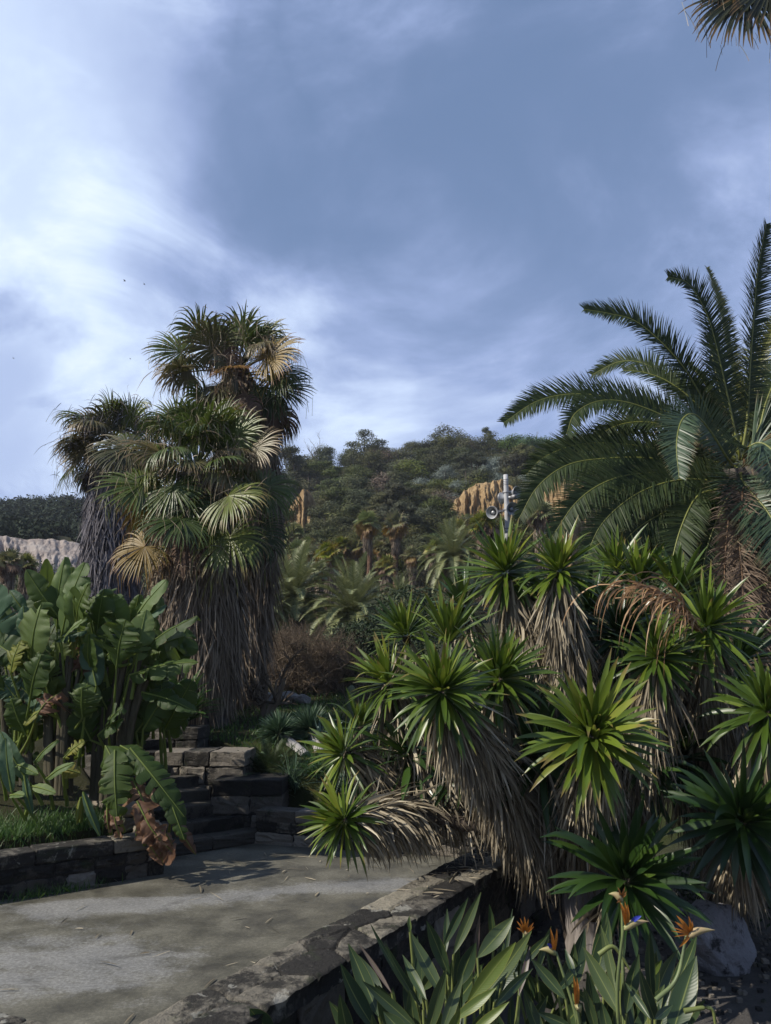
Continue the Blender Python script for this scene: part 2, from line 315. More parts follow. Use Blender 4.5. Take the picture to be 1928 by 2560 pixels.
def ground_mat():
    m, g = newmat('ground_soil_and_scrub'); geo = g.node('ShaderNodeNewGeometry'); O = geo.outputs['Position']
    a = g.noise(O, .12, 8, .65); b = g.noise(O, .9, 8, .7); f = g.noise(O, 26, 7, .75)
    sx = g.node('ShaderNodeSeparateXYZ'); g.link(O, sx.inputs[0])
    near = g.ramp(b, [(.3, (.055, .050, .045)), (.5, (.12, .11, .10)), (.7, (.20, .19, .17))])
    near = g.mix(g.math('MULTIPLY', f, .7), near, g.mix(.8, near, (.02, .02, .02)))
    lawn = g.ramp(b, [(.3, (.018, .026, .008)), (.55, (.036, .044, .014)), (.75, (.075, .062, .034))])
    hill = g.ramp(a, [(.3, (.012, .018, .008)), (.55, (.028, .032, .014)), (.75, (.06, .05, .028))])
    hill = g.mix(g.math('MULTIPLY', g.smooth(b, .4, .7), .6), hill, (.028, .04, .014))
    col = g.mix(g.smooth(g.math('ADD', sx.outputs[1], g.math('MULTIPLY', b, 1.5)), 10.0, 11.0), near, lawn)
    col = g.mix(g.smooth(sx.outputs[1], 30, 50), col, hill)
    bed = g.math('MULTIPLY', g.smooth(sx.outputs[0], -2.0, -2.6), g.smooth(sx.outputs[1], 5.5, 6.5))
    col = g.mix(bed, col, g.mix(.5, lawn, (.03, .022, .014)))
    finish(g, col, .95, .15, g.math('ADD', f, b), .8, .04)
    return m
M['ground'] = ground_mat()
def cliff_mat(name, c):
    m, g = newmat(name); tc = g.node('ShaderNodeTexCoord'); O = tc.outputs['Object']
    mp = g.node('ShaderNodeMapping'); mp.inputs['Scale'].default_value = (1, 1, .28); g.link(O, mp.inputs[0])
    a = g.noise(mp.outputs[0], .55, 9, .65, .6); b = g.noise(O, 2.5, 7, .7)
    f = g.math('ADD', g.math('MULTIPLY', a, .65), g.math('MULTIPLY', b, .35))
    finish(g, g.ramp(f, [(.33, c[0]), (.5, c[1]), (.68, c[2])]), .95, .1, f, 1.0, .8)
    return m
M['cliff'] = cliff_mat('ochre_sandstone', [(.13, .09, .05), (.33, .225, .115), (.50, .38, .22)])
M['quarry'] = cliff_mat('pale_quarry_stone', [(.16, .13, .12), (.34, .29, .26), (.46, .42, .38)])

# ------------------------------------------------------------------ mesh helpers
ORG = {}
def norm(a):
    a = np.asarray(a, float); return a/np.maximum(np.linalg.norm(a, axis=-1, keepdims=True), 1e-9)
class Acc:
    def __init__(s): s.V = []; s.F = []; s.A = {'t': [], 'rnd': [], 'c': []}; s.n = 0
    def add(s, V, Fc, t=0.0, r=0.0, c=0.0):
        V = np.asarray(V, float).reshape(-1, 3); Fc = np.asarray(Fc, int)
        s.V.append(V); s.F.append(Fc+s.n)
        for k, v in (('t', t), ('rnd', r), ('c', c)):
            s.A[k].append(np.broadcast_to(np.asarray(v, float), (len(V),)) if np.ndim(v) == 0 else np.asarray(v, float).reshape(-1))
        s.n += len(V); return s
    def merge(s, o, mat3=None):
        for V, Fc, t, r, c in zip(o.V, o.F, o.A['t'], o.A['rnd'], o.A['c']): pass
        off = s.n
        for V in o.V: s.V.append(V)
        for f in o.F: s.F.append(f+off)
        for k in s.A: s.A[k] += o.A[k]
        s.n += o.n; return s
    def build(s, name, mat, parent=None, smooth=True, label=None, origin=None):
        V = np.concatenate(s.V); 
        Fs = [f for f in s.F if len(f)]
        me = bpy.data.meshes.new(name)
        if parent is not None: org = ORG[parent.name]
        else: org = np.asarray(origin if origin is not None else [V[:, 0].mean(), V[:, 1].mean(), V[:, 2].min()], float)
        V = V-org
        loops = np.concatenate([f.reshape(-1) for f in Fs]); cnt = np.concatenate([np.full(len(f), f.shape[1]) for f in Fs])
        me.vertices.add(len(V)); me.vertices.foreach_set('co', V.astype(np.float32).ravel())
        me.loops.add(len(loops)); me.loops.foreach_set('vertex_index', loops.astype(np.int32))
        me.polygons.add(len(cnt)); st = np.concatenate([[0], np.cumsum(cnt)[:-1]])
        me.polygons.foreach_set('loop_start', st.astype(np.int32))
        me.polygons.foreach_set('use_smooth', np.full(len(cnt), smooth))
        me.update(calc_edges=True)
        for k in s.A:
            a = me.attributes.new(k, 'FLOAT', 'POINT'); a.data.foreach_set('value', np.concatenate(s.A[k]).astype(np.float32))
        me.materials.append(M[mat] if isinstance(mat, str) else mat)
        o = bpy.data.objects.new(name, me); COL.objects.link(o)
        if parent is not None: o.parent = parent
        else: o.location = org
        ORG[o.name] = org
        if label: o['label'] = label
        return o
def tag(o, label=None, cat=None, group=None, kind=None):
    for k, v in (('label', label), ('category', cat), ('group', group), ('kind', kind)):
        if v: o[k] = v
    return o
def empty(name, loc, label, cat, group=None):
    o = bpy.data.objects.new(name, None); COL.objects.link(o); o.location = tuple(loc); o.empty_display_size = .2
    ORG[o.name] = np.asarray(loc, float); return tag(o, label, cat, group)
def copy_tree(o, loc, rz=0, s=1.0, label=None, group=None):
    def cp(a, par):
        c = a.copy(); COL.objects.link(c); c.parent = par
        for k in [x for x in KIDS if x.parent == a]: cp(k, c)
        return c
    KIDS = [x for x in o.children_recursive]
    c = cp(o, None); c.location = tuple(loc); c.rotation_euler = (0, 0, rz); c.scale = (s, s, s) if np.ndim(s) == 0 else tuple(s)
    if label: c['label'] = label
    if group: c['group'] = group
    return c

def grow(O, Dv, L, K, droop, pw=1.0, noise=0.0, r=None):
    O = np.asarray(O, float); n = len(O); L = np.broadcast_to(L, (n,)); droop = np.broadcast_to(droop, (n,))
    d = norm(Dv).copy(); p = O.copy(); C = [p.copy()]; T = [d.copy()]
    for k in range(K-1):
        wgt = ((k+1)/(K-1))**pw
        d = d + np.outer(droop*wgt, [0, 0, -1.0])
        if noise and r is not None: d = d + r.normal(0, noise, d.shape)
        d = norm(d); p = p + d*(L/(K-1))[:, None]; C.append(p.copy()); T.append(d.copy())
    return np.stack(C, 1), np.stack(T, 1)
def strips(acc, C, T, W, ref, fold=0.0, r=None, rndv=None, cc=False):
    n, K = C.shape[:2]
    ref = np.asarray(ref, float)
    ref = np.broadcast_to(ref if ref.ndim == 3 else (ref[:, None, :] if ref.ndim == 2 else ref), C.shape)
    S = norm(np.cross(T, ref)); N = norm(np.cross(S, T)); W = np.broadcast_to(W, (n, K))[..., None]
    rv = rndv if rndv is not None else (r or rng).random(n)
    rv = np.broadcast_to(rv, (n,))
    tt = np.broadcast_to(np.linspace(0, 1, K), (n, K))
    if fold:
        V = np.stack([C-S*W+N*W*fold, C, C+S*W+N*W*fold], 2); q = 3; cv = [-1, 0, 1]
    else:
        V = np.stack([C-S*W, C+S*W], 2); q = 2; cv = [-1, 1]
    idx = np.arange(n*K*q).reshape(n, K, q)
    Fc = np.stack([idx[:, :-1, :-1], idx[:, 1:, :-1], idx[:, 1:, 1:], idx[:, :-1, 1:]], -1).reshape(-1, 4)
    acc.add(V, Fc, np.repeat(tt.reshape(-1), q), np.repeat(np.repeat(rv, K), q), np.tile(cv, n*K) if cc else 0.0)
    return acc
def tube(acc, pts, rad, ns=8, r=0.5, c=0.0, jitter=0.0, cap=True):
    pts = np.asarray(pts, float); K = len(pts); rad = np.broadcast_to(rad, (K,))
    T = norm(np.gradient(pts, axis=0)); ref = np.array([0.31, .2, .93]) if abs(T[0] @ np.array([.31, .2, .93])) < .9 else np.array([1., 0, 0])
    U = norm(np.cross(T, ref)); Wv = np.cross(T, U)
    a = np.linspace(0, 2*math.pi, ns, endpoint=False)
    rr = rad[:, None]*np.ones(ns)
    if jitter: rr = rr*(1+rng.normal(0, jitter, rr.shape))
    V = pts[:, None, :] + rr[..., None]*(np.cos(a)[None, :, None]*U[:, None, :] + np.sin(a)[None, :, None]*Wv[:, None, :])
    idx = np.arange(K*ns).reshape(K, ns); nx = np.roll(idx, -1, 1)
    Fc = np.stack([idx[:-1], nx[:-1], nx[1:], idx[1:]], -1).reshape(-1, 4)
    acc.add(V, Fc, np.repeat(np.linspace(0, 1, K), ns), r, c)
    if cap:
        for e in (0, K-1):
            b = acc.n; acc.add(np.vstack([V[e], pts[e][None]]), np.array([[i, (i+1) % ns, ns] for i in range(ns)]), 0, r, c)
    return acc
def spline(pts, n):
    pts = np.asarray(pts, float); m = len(pts)
    if m == 2: return pts[0]+(pts[1]-pts[0])*np.linspace(0, 1, n)[:, None]
    p = np.vstack([2*pts[0]-pts[1], pts, 2*pts[-1]-pts[-2]])
    seg = np.linalg.norm(np.diff(pts, axis=0), axis=1); cum = np.concatenate([[0], np.cumsum(seg)])
    out = []
    for s in np.linspace(0, cum[-1], n):
        i = min(np.searchsorted(cum, s, 'right')-1, m-2); u = (s-cum[i])/max(seg[i], 1e-9)
        a, b, c, d = p[i], p[i+1], p[i+2], p[i+3]
        out.append(.5*((2*b)+(-a+c)*u+(2*a-5*b+4*c-d)*u*u+(-a+3*b-3*c+d)*u**3))
    return np.array(out)
def lathe(acc, prof, axis0, axis, ns=28, r=.5):
    axis = norm(axis); U = norm(np.cross(axis, [0.1, .2, 1] if abs(axis[2]) < .9 else [1, 0, 0])); Wv = np.cross(axis, U)
    a = np.linspace(0, 2*math.pi, ns, endpoint=False); prof = np.asarray(prof, float); K = len(prof)
    V = np.asarray(axis0)+prof[:, 0][:, None, None]*axis+prof[:, 1][:, None, None]*(np.cos(a)[None, :, None]*U+np.sin(a)[None, :, None]*Wv)
    idx = np.arange(K*ns).reshape(K, ns); nx = np.roll(idx, -1, 1)
    acc.add(V, np.stack([idx[:-1], nx[:-1], nx[1:], idx[1:]], -1).reshape(-1, 4), 0, r)
    return acc
# rounded block template
def _tmpl():
    faces = []; pts = {}; P_ = []
    def idx(k):
        if k not in pts: pts[k] = len(P_); P_.append(k)
        return pts[k]
    N = 6
    for ax in range(3):
        for sgn in (0, N):
            for i in range(N):
                for j in range(N):
                    q = []
                    for (a, b) in ((i, j), (i+1, j), (i+1, j+1), (i, j+1)):
                        k = [0, 0, 0]; k[ax] = sgn; k[(ax+1) % 3] = a; k[(ax+2) % 3] = b; q.append(idx(tuple(k)))
                    faces.append(q if sgn else q[::-1])
    return np.array(P_), np.array(faces)
TP, TF = _tmpl()
def block(acc, c, h, ex, ey, ez=UP, bev=.02, jit=.006, rnd=None, skew=0.0):
    h = np.asarray(h, float); b = min(bev, h.min()*.8)
    co = np.empty((len(TP), 3))
    for a in range(3):
        s = np.array([-1, -(h[a]-b)/h[a], -(h[a]-b)/h[a]*.4, 0, (h[a]-b)/h[a]*.4, (h[a]-b)/h[a], 1])*h[a]; co[:, a] = s[TP[:, a]]
    inner = np.clip(co, -(h-b), h-b); dd = co-inner; co = inner+norm(dd)*b*np.sign(np.abs(dd).max(1, keepdims=True)) 
    co = co + rng.normal(0, jit, co.shape)
    if skew:
        co[:, 0] += co[:, 1]/h[1]*rng.normal(0, skew); co[:, 1] += co[:, 0]/h[0]*rng.normal(0, skew*.5); co[:, 2] += co[:, 0]/h[0]*rng.normal(0, skew*.15)
    V = np.asarray(c)+co[:, :1]*ex+co[:, 1:2]*ey+co[:, 2:]*ez
    acc.add(V, TF, 0, rng.random() if rnd is None else rnd)
def box(acc, c, h, ex, ey, r=.5):
    ez = UP; V = []
    for i in (-1, 1):
        for j in (-1, 1):
            for k in (-1, 1): V.append(np.asarray(c)+i*h[0]*ex+j*h[1]*ey+k*h[2]*ez)
    acc.add(V, [[0, 1, 3, 2], [4, 6, 7, 5], [0, 4, 5, 1], [2, 3, 7, 6], [0, 2, 6, 4], [1, 5, 7, 3]], 0, r)

# ------------------------------------------------------------------ terrain
TERR = [(-1.25, 4.05), (1.95, 9.9), (1.9, 10.2), (-1.3, 11.35), (-2.3, 11.9), (-2.9, 12.6), (-4.3, 12.0), (-2.9, 10.0), (-2.75, 9.25), (-6.3, 6.55), (-5.6, 6.0)]
def sdist(x, y, poly):
    x = np.asarray(x, float); y = np.asarray(y, float); d = np.full(x.shape, 1e9); ins = np.zeros(x.shape, bool)
    for (ax, ay), (bx, by) in zip(poly, poly[1:]+poly[:1]):
        ex, ey = bx-ax, by-ay; t = np.clip(((x-ax)*ex+(y-ay)*ey)/(ex*ex+ey*ey), 0, 1)
        d = np.minimum(d, np.hypot(x-ax-t*ex, y-ay-t*ey))
        cnd = ((ay > y) != (by > y)) & (x < (bx-ax)*(y-ay)/(by-ay+1e-12)+ax); ins ^= cnd
    return np.where(ins, -d, d)
SKX = [-900, 0, 150, 300, 450, 600, 700, 800, 900, 1000, 1100, 1200, 1300, 1400, 1500, 1650, 1928, 2400, 3200]
SKY = [1275, 1262, 1256, 1262, 1240, 1205, 1186, 1172, 1160, 1148, 1138, 1122, 1116, 1130, 1138, 1122, 1106, 1120, 1250]
def sst(a, b, x): t = np.clip((x-a)/(b-a), 0, 1); return t*t*(3-2*t)
def tz(x, y):
    x = np.asarray(x, float); y = np.asarray(y, float)
    r = np.hypot(x, y); az = np.arctan2(x, y)
    px = 964+1964*np.tan(np.clip(az, -1.2, 1.2))
    sky_y = np.interp(px, SKX, SKY)
    v = 1280-sky_y; up = F*math.sin(PITCH)+v*math.cos(PITCH); fw = F*math.cos(PITCH)-v*math.sin(PITCH)
    R = 300-145*sst(150, 620, px)
    elev = up/np.hypot(fw, px-964)
    H = CH+elev*R
    slope = np.interp(r, [0, 9.2, 11, 17, 28, 45, 65], [-.35, -.35, .25, 1.27, 2.7, 5.0, 9.3])
    leftup = np.interp(r, [0, 7, 11, 13, 17, 28, 45, 65], [.38, .38, .5, 1.1, 1.5, 2.7, 5.0, 9.3])
    lw = sst(.5, -1.6, x)*sst(4.8, 5.6, y)
    z = slope*(1-lw)+leftup*lw
    s = np.clip((r-65)/(R-65), 0, 1)
    prof = s**.95
    bump = (np.sin(x*.11+1.3)*np.sin(y*.09)+.5*np.sin(x*.31+y*.23)+.3*np.sin(x*.7-y*.5))*1.1*np.sin(np.pi*s)
    # steeper scarp part way up
    z = np.where(r > 65, 9.3+(H-9.3)*prof+bump, z)
    beyond = sst(0, 1, (r-R)/(R*.8)); z = np.where(r > R, H*(1-beyond)+(-2)*beyond, z)
    back = sst(2., -6., y); z = z*(1-back)+np.minimum(z, -.35)*back
    sd = sdist(x, y, TERR)
    return np.where(sd < .16, -.55+0*z, np.where(sd < .30, -.55+(z+.55)*((sd-.16)/.14), z))
azs = np.concatenate([np.radians(np.linspace(-180, -62, 24))[:-1], np.radians(np.linspace(-62, -30, 60))[:-1], np.radians(np.linspace(-30, 34, 330))[:-1], np.radians(np.linspace(34, 62, 40))[:-1], np.radians(np.linspace(62, 180, 24))])
rs = np.concatenate([[0.05, .6, 1.5, 2.5], np.geomspace(3.2, 16, 150), np.geomspace(16.3, 340, 150), np.geomspace(360, 2500, 14)])
RR, AA = np.meshgrid(rs, azs, indexing='ij'); X = RR*np.sin(AA); Y = RR*np.cos(AA)
Z = tz(X, Y)
idx = np.arange(X.size).reshape(X.shape)
a = Acc(); a.add(np.stack([X, Y, Z], -1), np.stack([idx[:-1, :-1], idx[1:, :-1], idx[1:, 1:], idx[:-1, 1:]], -1).reshape(-1, 4)[:, ::-1], 0, .5)
tag(a.build('ground', 'ground', origin=(0, 0, 0)), kind='structure')
def hit(px, py, r0=12.0, r1=330.0):
    """where the sight line through a photo pixel meets the terrain"""
    q = ray(px, py); q = q/np.hypot(q[0], q[1]); rr = np.geomspace(r0, r1, 500)
    zz = tz(q[0]*rr, q[1]*rr); lz = CH+q[2]*rr; k = np.argmax(zz >= lz)
    if zz[k] < lz[k]: return None
    return np.array([q[0]*rr[k], q[1]*rr[k], zz[k]])
def onground(px, d):
    x = ray(px, 1680)[0]/ray(px, 1680)[1]*d; return np.array([x, d, float(tz(x, d))])

# ------------------------------------------------------------------ terrace, parapet, walls, steps
fl = [(-1.15, 4.0), (1.95, 9.75), (1.75, 10.0), (-1.4, 11.15), (-2.9, 10.1), (-2.7, 9.45), (-6.2, 6.75), (-5.4, 5.9)]
a = Acc(); a.add([(x, y, 0.0) for x, y in fl]+[(x, y, -.3) for x, y in fl], np.array([list(range(8))]), 0, .5)
a.F.append(np.array([[i, (i+1) % 8, (i+1) % 8+8, i+8] for i in range(8)])[:, ::-1])
tag(a.build('terrace_floor', 'floor', smooth=False, origin=(0, 0, 0)), kind='structure')
def rubble_top(root, p0, ex, ey, L, th, z1, hgt, over):
    """coping of irregular flat stones with broken edges and deep joints"""
    ds = .0125; nu = int(L/ds); nv = int((th+2*over)/ds)+2; u = np.linspace(0, L, nu); v = np.linspace(-over, th+over, nv); U, V_ = np.meshgrid(u, v, indexing='ij')
    sd = []; s_ = 0.
    while s_ < L+.3:
        k = rng.choice([1, 2, 2, 2, 3]); l_ = rng.uniform(.26, .62)
        cuts = np.sort(rng.uniform(.22, .78, k-1)) if k > 1 else []; e_ = [0, *cuts, 1]
        for a0, a1 in zip(e_[:-1], e_[1:]): sd.append((s_+rng.normal(l_/2, .05), -over+(a0+a1)/2*(th+2*over)+rng.normal(0, .015)))
        s_ += l_
    sd = np.array(sd); wu = U+.010*np.sin(V_*21+U*3)+.006*np.sin(U*17+V_*9); wv = V_+.006*np.sin(U*13+1)+.004*np.sin(U*37)
    d = np.sqrt(((wu[..., None]-sd[:, 0])*.62)**2+(wv[..., None]-sd[:, 1])**2); o_ = np.argsort(d, -1)[..., :2]; d1 = np.take_along_axis(d, o_[..., :1], -1)[..., 0]; d2 = np.take_along_axis(d, o_[..., 1:], -1)[..., 0]
    g_ = d2-d1; n_ = rng.normal(0, 1, (len(sd), 4)); oid = o_[..., 0]
    fine = fbm2(U*9, V_*9, 3); fine2 = fbm2(U*30, V_*30, 5)
    z = z1+n_[oid, 0]*.0035+(U-sd[oid, 0])*n_[oid, 1]*.006+(V_-sd[oid, 1])*n_[oid, 2]*.012+fine*.0022+fine2*.0013-.03*np.exp(-(g_/.009)**2)
    edge = np.minimum(V_+over, th+over-V_); z = z-.012*np.exp(-(edge/.012)**2)
    rag = .004*fbm2(U*7, V_*0+2, 8)+.003*fbm2(U*26, V_*0, 9); VV = V_+np.where(V_ < th/2, -1, 1)*rag*np.exp(-(edge/.05)**2)
    T_ = p0+ex*U[..., None]+ey*VV[..., None]; T_[..., 2] = z
    a = Acc(); idx = np.arange(U.size).reshape(U.shape); a.add(T_, np.stack([idx[:-1, :-1], idx[1:, :-1], idx[1:, 1:], idx[:-1, 1:]], -1).reshape(-1, 4), 0, np.clip(.5+.36*n_[oid, 3], 0, 1).ravel())
    for row, sg in ((0, 1), (-1, -1)):
        A0 = T_[:, row]; m_ = 8; S_ = np.stack([A0-UP*hgt*q-ey*sg*(-.012*math.sin(q*3)) *1.0 for q in np.linspace(0, 1, m_)], 1); S_ += ey*(.003*fbm2(U[:, :1]*12+0*np.arange(m_), np.linspace(0, 3, m_)[None]+0*U[:, :1], 4))[..., None]*sg
        ix = np.arange(nu*m_).reshape(nu, m_); f_ = np.stack([ix[:-1, :-1], ix[1:, :-1], ix[1:, 1:], ix[:-1, 1:]], -1).reshape(-1, 4); a.add(S_, f_ if row else f_[:, ::-1], 0, np.repeat(np.clip(.35+.2*n_[oid[:, row], 3], 0, 1), m_))
    for row in (0, -1):
        A0 = T_[row]; S_ = np.stack([A0, A0-UP*hgt], 1); ix = np.arange(nv*2).reshape(nv, 2); a.add(S_, np.stack([ix[:-1, 0], ix[1:, 0], ix[1:, 1], ix[:-1, 1]], -1), 0, .5)
    a.build('coping', 'coping', root, smooth=True)
def fbm2(x, y, seed, oct_=5):
    r = np.random.default_rng(seed); G_ = r.normal(0, 1, (64, 64)); o = 0; a_ = 1.0
    for k in range(oct_):
        X_, Y_ = x*2**k+k*7.3, y*2**k+k*3.1; i = np.floor(X_).astype(int); j = np.floor(Y_).astype(int); u = X_-i; v = Y_-j; u = u*u*(3-2*u); v = v*v*(3-2*v)
        g00 = G_[i % 64, j % 64]; g10 = G_[(i+1) % 64, j % 64]; g01 = G_[i % 64, (j+1) % 64]; g11 = G_[(i+1) % 64, (j+1) % 64]
        o = o+a_*((g00*(1-u)+g10*u)*(1-v)+(g01*(1-u)+g11*u)*v); a_ *= .55
    return o
def wall(name, p0, p1, z0, z1, th, rows, mat, label, cat='wall', lens=(.28, .6), side=1, copm=None, coph=.09, over=.02, copsplit=1, core=True, parent=None, copl=(.4, .8), bev=.018):
    p0 = np.array([*p0, 0.]); p1 = np.array([*p1, 0.]); d = p1-p0; L = np.linalg.norm(d); ex = d/L; ey = np.array([-ex[1], ex[0], 0])*side
    root = empty(name, (*(p0+p1)[:2]/2, z0), label, cat)
    a = Acc(); z = z0; top = z1-(coph if copm else 0); hs = np.array(rows, float)*rng.uniform(.8, 1.2, len(rows)); hs = hs/hs.sum()*(top-z0)
    for h in hs:
        s = 0.0
        while s < L-1e-6:
            l = rng.uniform(*lens); 
            if L-s-l < lens[0]*.6: l = L-s
            off = rng.normal(0, .006)
            block(a, p0+ex*(s+l/2)+ey*(th/2+off)+UP*(z+h/2), (l/2-.008, th/2, h/2-.007), ex, ey, bev=bev*rng.uniform(.8, 1.7), jit=.008)
            s += l
        z += h
    a.build('blocks', mat, root, smooth=False)
    c = Acc(); box(c, p0+ex*L/2+ey*th/2+UP*((z0+top)/2-.01), (L/2-.025, th/2-.022, (top-z0)/2), ex, ey); c.build('mortar', 'mortar', root, smooth=False)
    if copm == 'slab':
        rubble_top(root, p0, ex, ey, L, th, z1, coph, over)
    elif copm:
        a = Acc(); wS = (th+2*over)/copsplit
        edges = np.linspace(-over, th+over, copsplit+1)
        for q in range(copsplit):
            s = 0.
            while s < L-1e-6:
                l = rng.uniform(*copl)
                if L-s-l < copl[0]*.6: l = L-s
                wj = rng.uniform(-.03, .03) if copsplit > 1 else 0
                e0, e1 = edges[q], edges[q+1]
                if copsplit > 1: (e0, e1) = (e0+ (wj if q else 0), e1+(0 if q else wj))
                block(a, p0+ex*(s+l/2)+ey*((e0+e1)/2)+UP*(z1-coph/2+rng.normal(0, .0025)), (l/2-.006, (e1-e0)/2-.006, coph/2), ex, ey, bev=.014, jit=.004, skew=.002)
                s += l
        a.build('coping', copm, root, smooth=False)
    return root
# parapet on the near side of the terrace
pd = np.array([.48, .877]); pin = np.array([-1.27, 4.34])
pstart = pin-pd*.35; pend = pin+pd*6.25
wall('parapet_wall', pstart, pend, -.5, .45, .447, [.3, .28, .3], 'stone_dark', 'low blackened stone parapet with broad lichen-stained coping beside the terrace', side=-1, copm='slab', coph=.1, over=.012)
nd = norm(np.array([-.905, .425]))
wall('terrace_end_wall', pstart+np.array([-.08, .22]), pstart+np.array([-.08, .22])+nd*4.6, -.5, .45, .42, [.3, .3], 'stone_dark', 'rough grey stone wall end in the near corner of the terrace', side=1, copm='slab', coph=.1)
ld = norm(np.array([.79, .61])); lp = np.array([-3.82, 8.15])
wall('planter_wall', lp-ld*3.4, lp+ld*1.72, -.05, .42, .31, [.2, .15], 'stone_dark', 'low blackened stone wall holding the grassy bed behind the terrace', side=1, copm='coping', coph=.14, over=.005, copsplit=1, copl=(.35, .8), lens=(.2, .42))
wall('stair_cheek_wall', (-2.52, 9.35), (-2.8, 10.05), -.05, .42, .3, [.2, .2], 'stone_dark', 'short stone return wall half hidden by fallen leaves beside the steps', side=1, copm='coping_warm')
wall('stair_side_wall', (-2.84, 9.78), (-4.3, 11.6), -.05, .62, .3, [.2, .2, .2], 'stone_dark', 'stone cheek wall behind big leaves flanking the steps', side=1, copm='coping_warm')
fe = norm(np.array([3.6, -1.1]))
f0 = np.array([-1.72, 10.75])
wall('terrace_back_wall', f0+fe*.0, f0+fe*3.75, -.05, .42, .35, [.22, .2], 'stone', 'low pale stone wall closing the far end of the terrace', side=1, copm='stone_dark', coph=.14, over=0, copl=(.3, .6), lens=(.25, .55))
wall('tier_wall', (-2.37, 11.02), (-1.40, 11.0), .1, .75, .85, [.24, .27], 'stone_dark', 'squat stone block wall beside the middle of the steps', side=1, copm='stone_dark', coph=.2, over=0, lens=(.45, .6), copl=(.4, .6))
wall('tier_wall', (-3.35, 11.62), (-2.02, 11.55), .2, 1.07, .8, [.22, .25, .26], 'stone', 'mid-height stone block wall stepping up beside the stairs', side=1, copm='stone', coph=.2, over=0, copl=(.35, .6), lens=(.35, .55))
wall('tier_wall', (-5.2, 12.25), (-2.86, 12.2), .3, 1.36, .75, [.22, .25, .27], 'stone', 'highest stone block wall under the fern bank beside the shaggy palm', side=1, copm='stone', coph=.18, over=0, copl=(.35, .6), lens=(.4, .62))
sdv = norm(np.array([.75, .66])); sbk = norm(np.array([-.66, .75]))
st = empty('stone_stairs', (-2.2, 10.3, 0), 'dark damp stone steps climbing from the terrace between stone walls', 'stairs')
for k in range(8):
    hgt = .15*(k+1); s0 = np.array([-2.82, 9.78])+sbk*.31*k; wdt = [1.72, 1.5, 1.35, 1.3, 1.3, 1.3, 1.3, 1.3][k]
    c = s0+sdv*wdt/2+sbk*.25
    a = Acc(); n_ = 2
    for j in range(n_):
        cc = s0+sdv*wdt*(j+.5)/n_+sbk*.25
        block(a, (*cc, hgt-.075-.15*(k > 0)*.5), (wdt/2/n_-.004, .25, .075+.075*(k > 0)), np.array([*sdv, 0]), np.array([*sbk, 0]), bev=.02, jit=.005)
    a.build('step', 'step', st, smooth=False)

# ------------------------------------------------------------------ plant builders
def wleaf(s, base=.45, peak=.42, tipp=1.0):
    """half-width profile of a lanceolate blade"""
    return np.where(s < peak, base+(1-base)*np.sin(s/peak*math.pi/2), np.clip(1-((s-peak)/(1-peak))**2*tipp, 0, 1)**.9)
def fan(acc, H, T, N, R, r, nseg=42, arc=300, droop=.5, K=8, rnd=None, fold=.35, join=.5, hang=None):
    T = norm(T); N = norm(N-np.dot(N, T)*T); S = np.cross(N, T)
    phi = np.radians(np.linspace(-arc/2, arc/2, nseg))+r.normal(0, .012, nseg)
    Dv = np.cos(phi)[:, None]*T+np.sin(phi)[:, None]*S+N*(.10*np.cos(phi*2.0)[:, None]+r.normal(0, .03, nseg)[:, None])
    L = R*(.80+.22*np.cos(phi*.75))*r.uniform(.88, 1.08, nseg)
    d = norm(Dv); p = np.repeat(np.asarray(H, float)[None], nseg, 0); C = [p.copy()]; TT = [d.copy()]
    for k in range(K-1):
        s = (k+1)/(K-1); g_ = droop*(.12+max(0, s-join)**1.0*2.6)*r.uniform(.7, 1.3, nseg)
        d = norm(d+np.outer(g_, [0, 0, -1])+r.normal(0, .02+.06*max(0, s-join), d.shape)); p = p+d*(L/(K-1))[:, None]; C.append(p.copy()); TT.append(d.copy())
    C = np.stack(C, 1); TT = np.stack(TT, 1); s = np.linspace(0, 1, K)
    half = math.tan(math.radians(arc)/nseg/2)*1.12
    W = np.where(s[None] <= join, s[None]*L[:, None]*half, (join*L[:, None]*half)*np.clip(1-(s[None]-join)/(1.0-join), 0, 1)**.75)+.0025*R
    rv = np.clip((r.random() if rnd is None else rnd)+r.normal(0, .10, nseg), 0, 1)
    strips(acc, C, TT, W, N, fold, rndv=rv)
def petiole(acc, A, B, sag, w0, w1, rnd=.5):
    A = np.asarray(A, float); B = np.asarray(B, float); m = (A+B)/2+UP*sag
    tube(acc, spline([A, m, B], 7), np.linspace(w0, w1, 7), 5, rnd, cap=False)
    return norm(B-m)
def skirt(acc, axis, radf, n, r, l0=.5, l1=1.1, w=.018, spread=.25, K=5, droop=.5, inward=.0, u0=0.0, u1=1.0):
    """dead leaf thatch hanging from a trunk axis (list of points, top last)"""
    ax = spline(axis, 40); u = r.uniform(u0, u1, n); i = u*39; k = np.clip(i.astype(int), 0, 38); f = (i-k)[:, None]
    c = ax[k]*(1-f)+ax[k+1]*f; th = r.uniform(0, 2*math.pi, n); rad = radf(u)*r.uniform(.72, 1.0, n)
    out = np.stack([np.cos(th), np.sin(th), 0*th], 1)
    O = c+out*rad[:, None]; tang = np.stack([-np.sin(th), np.cos(th), 0*th], 1)
    Dv = -UP+out*r.uniform(.02, spread, n)[:, None]+tang*r.normal(0, .22, n)[:, None]
    L = r.uniform(l0, l1, n); C, T = grow(O, Dv, L, K, droop*.15, 1, .06, r)
    s = np.linspace(0, 1, K); W = (r.uniform(.5, 1.3, n)*w)[:, None]*np.clip(1.05-s[None]**1.5, .08, 1)
    strips(acc, C, T, W, norm(out+r.normal(0, .6, out.shape)), 0, rndv=np.clip(r.normal(.5, .25, n), 0, 1))
